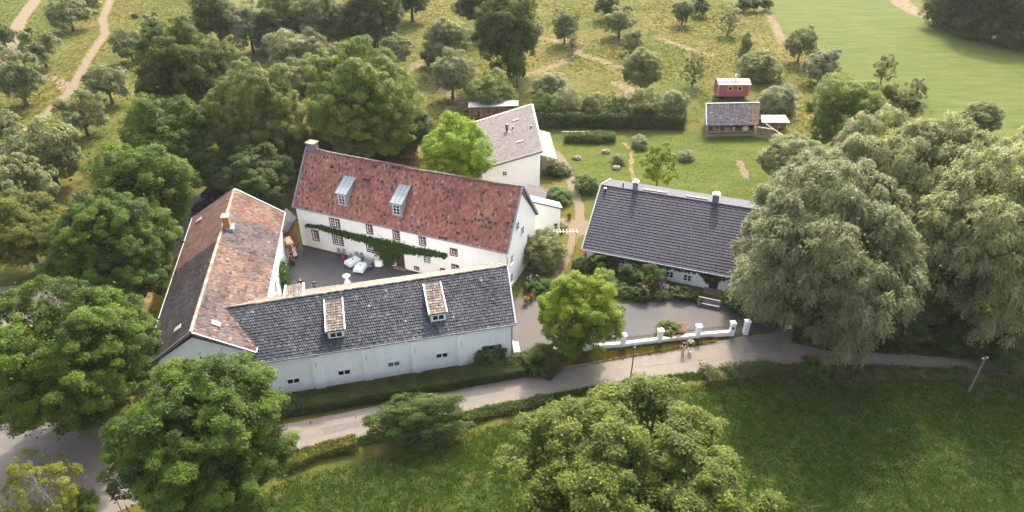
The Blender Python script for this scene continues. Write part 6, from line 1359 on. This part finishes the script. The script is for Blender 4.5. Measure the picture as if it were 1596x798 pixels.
# ------------------------------------------------------------------ people
def skinned(name, V, E_, R, mat, parent):
    me = bpy.data.meshes.new(name); me.from_pydata(V, E_, []); tmp = bpy.data.objects.new(name, me); COL.objects.link(tmp)
    md = tmp.modifiers.new('s', 'SKIN'); md.use_smooth_shade = True; sv = me.skin_vertices[0].data
    for i, r in enumerate(R): sv[i].radius = (r, r) if not isinstance(r, tuple) else r
    sv[0].use_root = True; ss = tmp.modifiers.new('d', 'SUBSURF'); ss.levels = 1; ss.render_levels = 1
    dg = bpy.context.evaluated_depsgraph_get(); m2 = bpy.data.meshes.new_from_object(tmp.evaluated_get(dg)); bpy.data.objects.remove(tmp); m2.name = name; m2.materials.clear()
    m2.materials.append(mat); o = bpy.data.objects.new(name, m2); COL.objects.link(o); o.parent = parent; return o
def person(loc, rz, label, shirt, legs, hair, stride=.22, long_hair=False, shorts=False, sit=False, h=1.72, armout=.16, bag=None, dress=False):
    k = h/1.72; o = thing('person', label, 'person', loc, rz, None, (k, k, k)); BASE[o] = Vector((0, 0, 0)); s = stride
    if sit:
        hipz = .5; hp = [(0, 0, .52), (0, .02, .72), (0, .03, .98), (0, .02, 1.06), (0, -.01, 1.2)]; lk = [(.10, -.38, .52), (.10, -.40, .08)]; rk = [(-.10, -.38, .52), (-.10, -.36, .08)]
    else:
        hp = [(0, 0, .92), (0, -.01, 1.14), (0, -.01, 1.38), (0, -.01, 1.48), (0, -.02, 1.60)]; lk = [(.09, -s*.5, .5), (.09, -s*.7, .07)]; rk = [(-.09, s*.25, .5), (-.09, s, .10)]
    sz = hp[2][2]; hz0 = hp[0][2]
    V = hp+[(.10, 0, hz0-.04), lk[0], lk[1], (.09, lk[1][1]-.16, .03), (-.10, 0, hz0-.04), rk[0], rk[1], (-.09, rk[1][1]-.16, .03), (.18, 0, sz), (.18+armout, .03+s*.3, sz-.28), (.18+armout, -.12+s*.4, sz-.50), (.18+armout, -.16+s*.4, sz-.60), (-.18, 0, sz), (-.18-armout, .03-s*.3, sz-.28), (-.18-armout, -.12-s*.4, sz-.50), (-.18-armout, -.16-s*.4, sz-.60)]
    E_ = [(0, 1), (1, 2), (2, 3), (3, 4), (0, 5), (5, 6), (6, 7), (7, 8), (0, 9), (9, 10), (10, 11), (11, 12), (2, 13), (13, 14), (14, 15), (15, 16), (2, 17), (17, 18), (18, 19), (19, 20)]
    R = [.13, .12, .13, .055, .10, .085, .055, .04, .035, .085, .055, .04, .035, .06, .042, .032, .035, .06, .042, .032, .035]
    skinned('body', V, E_, R, M['skin'], o)
    sel = [0, 1, 2, 13, 14, 17, 18]; mp = {q: i for i, q in enumerate(sel)}; skinned('shirt', [V[i] for i in sel], [(mp[a], mp[b_]) for a, b_ in E_ if a in mp and b_ in mp], [R[i]+.022 for i in sel], M[shirt], o)
    if legs:
        sel = [0, 5, 6, 9, 10] if shorts else [0, 5, 6, 7, 9, 10, 11]; mp = {q: i for i, q in enumerate(sel)}; skinned('trousers', [V[i] for i in sel], [(mp[a], mp[b_]) for a, b_ in E_ if a in mp and b_ in mp], [R[i]+.024 for i in sel], M[legs], o)
    if dress:
        bm = MB(); bm.lathe((0, 0, 0), [(.34, .35), (.27, .7), (.17, 1.05)], 16); q_ = bm.build('skirt', M[shirt]); q_.parent = o
    hv = [(0, .03, hp[4][2]-.02), (0, .035, hp[4][2]+.06), (0, -.01, hp[4][2]+.10)]; hr = [.085, .1, .085]
    if long_hair: hv = [(0, .07, hp[4][2]-.26), (0, .06, hp[4][2]-.1)]+hv[1:]; hr = [.06, .09, .1, .085]
    skinned('hair', hv, [(i, i+1) for i in range(len(hv)-1)], hr, M[hair], o)
    if not sit:
        for i in (8, 12):
            bm = MB(); x_, y_, z_ = V[i]; bm.box((x_, y_+.06, .045 if i == 8 else .06), (.10, .27, .09)); q_ = bm.build('shoe', M['f_whitef'] if shorts or legs == 'f_navy' else M['f_black']); q_.parent = o
    if bag:
        bm = MB(); bm.lathe((0, .2, 1.02), [(.12, 0), (.16, .15), (.15, .35), (.08, .45)], 10); q_ = bm.build('backpack', M[bag]); q_.parent = o
    return o
person(G(1064, 550), -.3, 'walking person in black top with dark bag on the lane by the white wall', 'f_black', 'f_beige', 'f_hairb', bag='f_navy', stride=.3)
person(G(1074.5, 545.5), -.3, 'walking person in white shirt and dark shorts beside a companion in black', 'f_whitef', 'f_black', 'f_hairl', shorts=True, stride=.25)
person(G(286, 384), 2.4, 'person in black clothes beside the west barn on the gravel lane', 'f_black', 'f_black', 'f_hairb', h=1.8)
person(G(5, 494), 1.2, 'person in white shirt and dark trousers on the road at left edge', 'f_whitef', 'f_black', 'f_hairb', stride=.25)
person(G(471, 452), .4, 'person in black and white top in the courtyard beside the porch roof', 'f_black', 'f_whitef', 'f_hairl', h=1.75)
person(G(492, 454), -.4, 'person in dark blue at the courtyard edge behind the south barn roof', 'f_navy', 'f_navy', 'f_hairb', h=1.7)
person(G(157, 335), .8, 'person in a white shirt half hidden by the street oaks', 'f_whitef', 'f_beige', 'f_hairl', h=1.85, armout=.3)
person(G(120, 316), .3, 'person in blue in the long grass above the street oaks', 'f_blue', 'f_blue', 'f_hairl')
person(G(460, 401), 1.0, 'person in pale pink dress standing by the open gate leaf', 'f_pinkf', None, 'f_hairl', long_hair=True, dress=True, h=1.8)
g_ = G(172.5, 252); rr = random.Random(4); bm = MB(); nn = 9; vs = []
for r_, z_ in [(.75, 0), (.85, .5), (.8, 1.0), (.55, 1.35)]:
    for j in range(nn): t_ = 2*math.pi*j/nn; q_ = r_*rr.uniform(.85, 1.12); vs.append((g_.x+q_*math.cos(t_), g_.y+q_*math.sin(t_)*.8, z_*rr.uniform(.9, 1.08)))
bm.mesh(vs, [(r_*nn+j, r_*nn+(j+1) % nn, (r_+1)*nn+(j+1) % nn, (r_+1)*nn+j) for r_ in range(3) for j in range(nn)]+[tuple(3*nn+j for j in range(nn))]); tag(bm.build('white_rock', M['trimwhite']), 'pale upright rock in the grass at the top of street oaks', 'rock')

# ------------------------------------------------------------------ cars
def car(loc, rz, label, paint, name='parked_car', van=False):
    o = thing(name, label, 'van' if van else 'car', loc, rz); BASE[o] = Vector((0, 0, 0)); w = .88
    side = [(-2.1, .32), (2.05, .32), (2.12, .6), (2.0, .82), (1.0, .95), (-1.75, .98), (-2.12, .85), (-2.15, .5)] if not van else [(-2.4, .4), (2.4, .4), (2.45, .8), (2.25, 1.1), (1.7, 1.25), (-2.4, 1.25)]
    top = [(1.05, .94), (.35, 1.42), (-1.2, 1.45), (-1.85, .97)] if not van else [(1.75, 1.24), (1.2, 2.0), (-2.35, 2.05), (-2.4, 1.24)]
    bm = MB(); n = len(side)
    def loft(prof, w0_, w1_, zmid):
        L_ = [(x, -(w0_ if z <= zmid else w1_), z) for x, z in prof]; R_ = [(x, (w0_ if z <= zmid else w1_), z) for x, z in prof]; m_ = len(prof)
        bm.mesh(L_+R_, [tuple(range(m_))[::-1], tuple(range(m_, 2*m_))]+[(k, (k+1) % m_, m_+(k+1) % m_, m_+k) for k in range(m_)])
    loft(side, w, w*.95, .7); loft([(x, z+.002) for x, z in top], w*.93, w*.72 if not van else w*.85, 1.1)
    bm.build('body', paint, o)
    gm = MB(); (xa, za), (xb, zb_), (xc, zc), (xd, zd_) = top; wi, wo = (w*.72 if not van else w*.85)-.06, w*.93-.08
    def push(p, d): return [tuple(Vector(q)+Vector(d)) for q in p]
    gm.face(push([(xa-.05, -wo, za+.06), (xa-.05, wo, za+.06), (xb+.04, wi, zb_-.05), (xb+.04, -wi, zb_-.05)], (.035, 0, .025)))
    gm.face(push([(xd+.04, wo, zd_+.06), (xd+.04, -wo, zd_+.06), (xc-.04, -wi, zc-.06), (xc-.04, wi, zc-.06)], (-.03, 0, .02)))
    for s_ in (-1, 1):
        f_ = [(xa-.25, s_*(w*.93), za+.06), (xd+.25, s_*(w*.93), zd_+.06), (xc+.05, s_*((wi+.06)), zc-.07), (xb-.08, s_*((wi+.06)), zb_-.07)]; gm.face(push(f_ if s_ < 0 else f_[::-1], (0, s_*.02, .005)))
    gm.build('window_glass', M['glass'], o)
    for x in (-1.3, 1.3):
        for s_ in (-1, 1):
            tm_ = MB(); tm_.tube([(x, s_*.72, .32), (x, s_*.91, .32)], .32, 18); wh = tm_.build('wheel', M['blackplastic'], o); rm = MB(); rm.tube([(x, s_*.90, .32), (x, s_*.925, .32)], .2, 14); rm.build('rim', M['zinc'], wh)
    for s_ in (-1, 1):
        hm_ = MB(); hm_.box((2.06, s_*.62, .68), (.1, .34, .14)); hm_.build('headlight', M['glassblue'], o)
        hm_ = MB(); hm_.box((-2.13, s_*.66, .75), (.08, .26, .16)); hm_.build('tail_light', flat('tail_light_red', (.3, .01, .01), .3), o)
    return o
def paint(name, c): return flat(name, c, .22, 0, .03)
WBN = thing('white_bench', 'white slatted bench against the right end wall of the south barn', 'bench', (0.55, 58.0, 0)); bd_ = Vector((-.13, .99, 0)).normalized(); bs_ = Vector((.99, .13, 0)); bo = Vector((.22, 57.2, 0))
bm = MB(); [bm.obox(bo+bs_*(.08+k*.16)+Vector((0, 0, .42)), bd_*1.7, bs_*.11, (0, 0, .05)) for k in range(4)]; bm.build('seat', M['trimwhite'], WBN)
bm = MB(); [bm.obox(bo+Vector((0, 0, .55+k*.16)), bd_*1.7, bs_*.05, (0, 0, .11)) for k in range(3)]; bm.build('backrest', M['trimwhite'], WBN)
for d_ in (.1, 1.5):
    for x_ in (.02, .58): bm = MB(); bm.obox(bo+bd_*d_+bs_*x_, bd_*.07, bs_*.07, (0, 0, .42)); bm.build('leg', M['trimwhite'], WBN)
car(G(322, 328), 1.1, 'black car parked at the far corner of the west barn, nearer one', paint('black_car_paint', (.01, .01, .012)))
car(G(338, 305), .9, 'black car behind the west barn roof, farther one', paint('black_car_paint', (.01, .01, .012)))
car(G(0, 588), .5, 'blue car at the left edge under the dark oak', paint('blue_car_paint', (.02, .06, .22)))

# ------------------------------------------------------------------ thin summer haze
hm = MB(); hm.obox((-260, -20, -1.0), (520, 0, 0), (0, 330, 0), (0, 0, 54.5)); m = bpy.data.materials.new('haze'); m.use_nodes = True; t = m.node_tree; t.nodes.remove(t.nodes['Principled BSDF'])
vp_ = nd(t, 'ShaderNodeVolumePrincipled'); vp_.inputs['Color'].default_value = (0.93, 0.95, 1.0, 1); vp_.inputs['Density'].default_value = 0.00009; vp_.inputs['Anisotropy'].default_value = 0.0
t.links.new(vp_.outputs[0], t.nodes['Material Output'].inputs['Volume'])
tag(hm.build('haze', m), 'thin pale haze over the whole valley', 'haze', kind='stuff')
cy.volume_bounces = 0
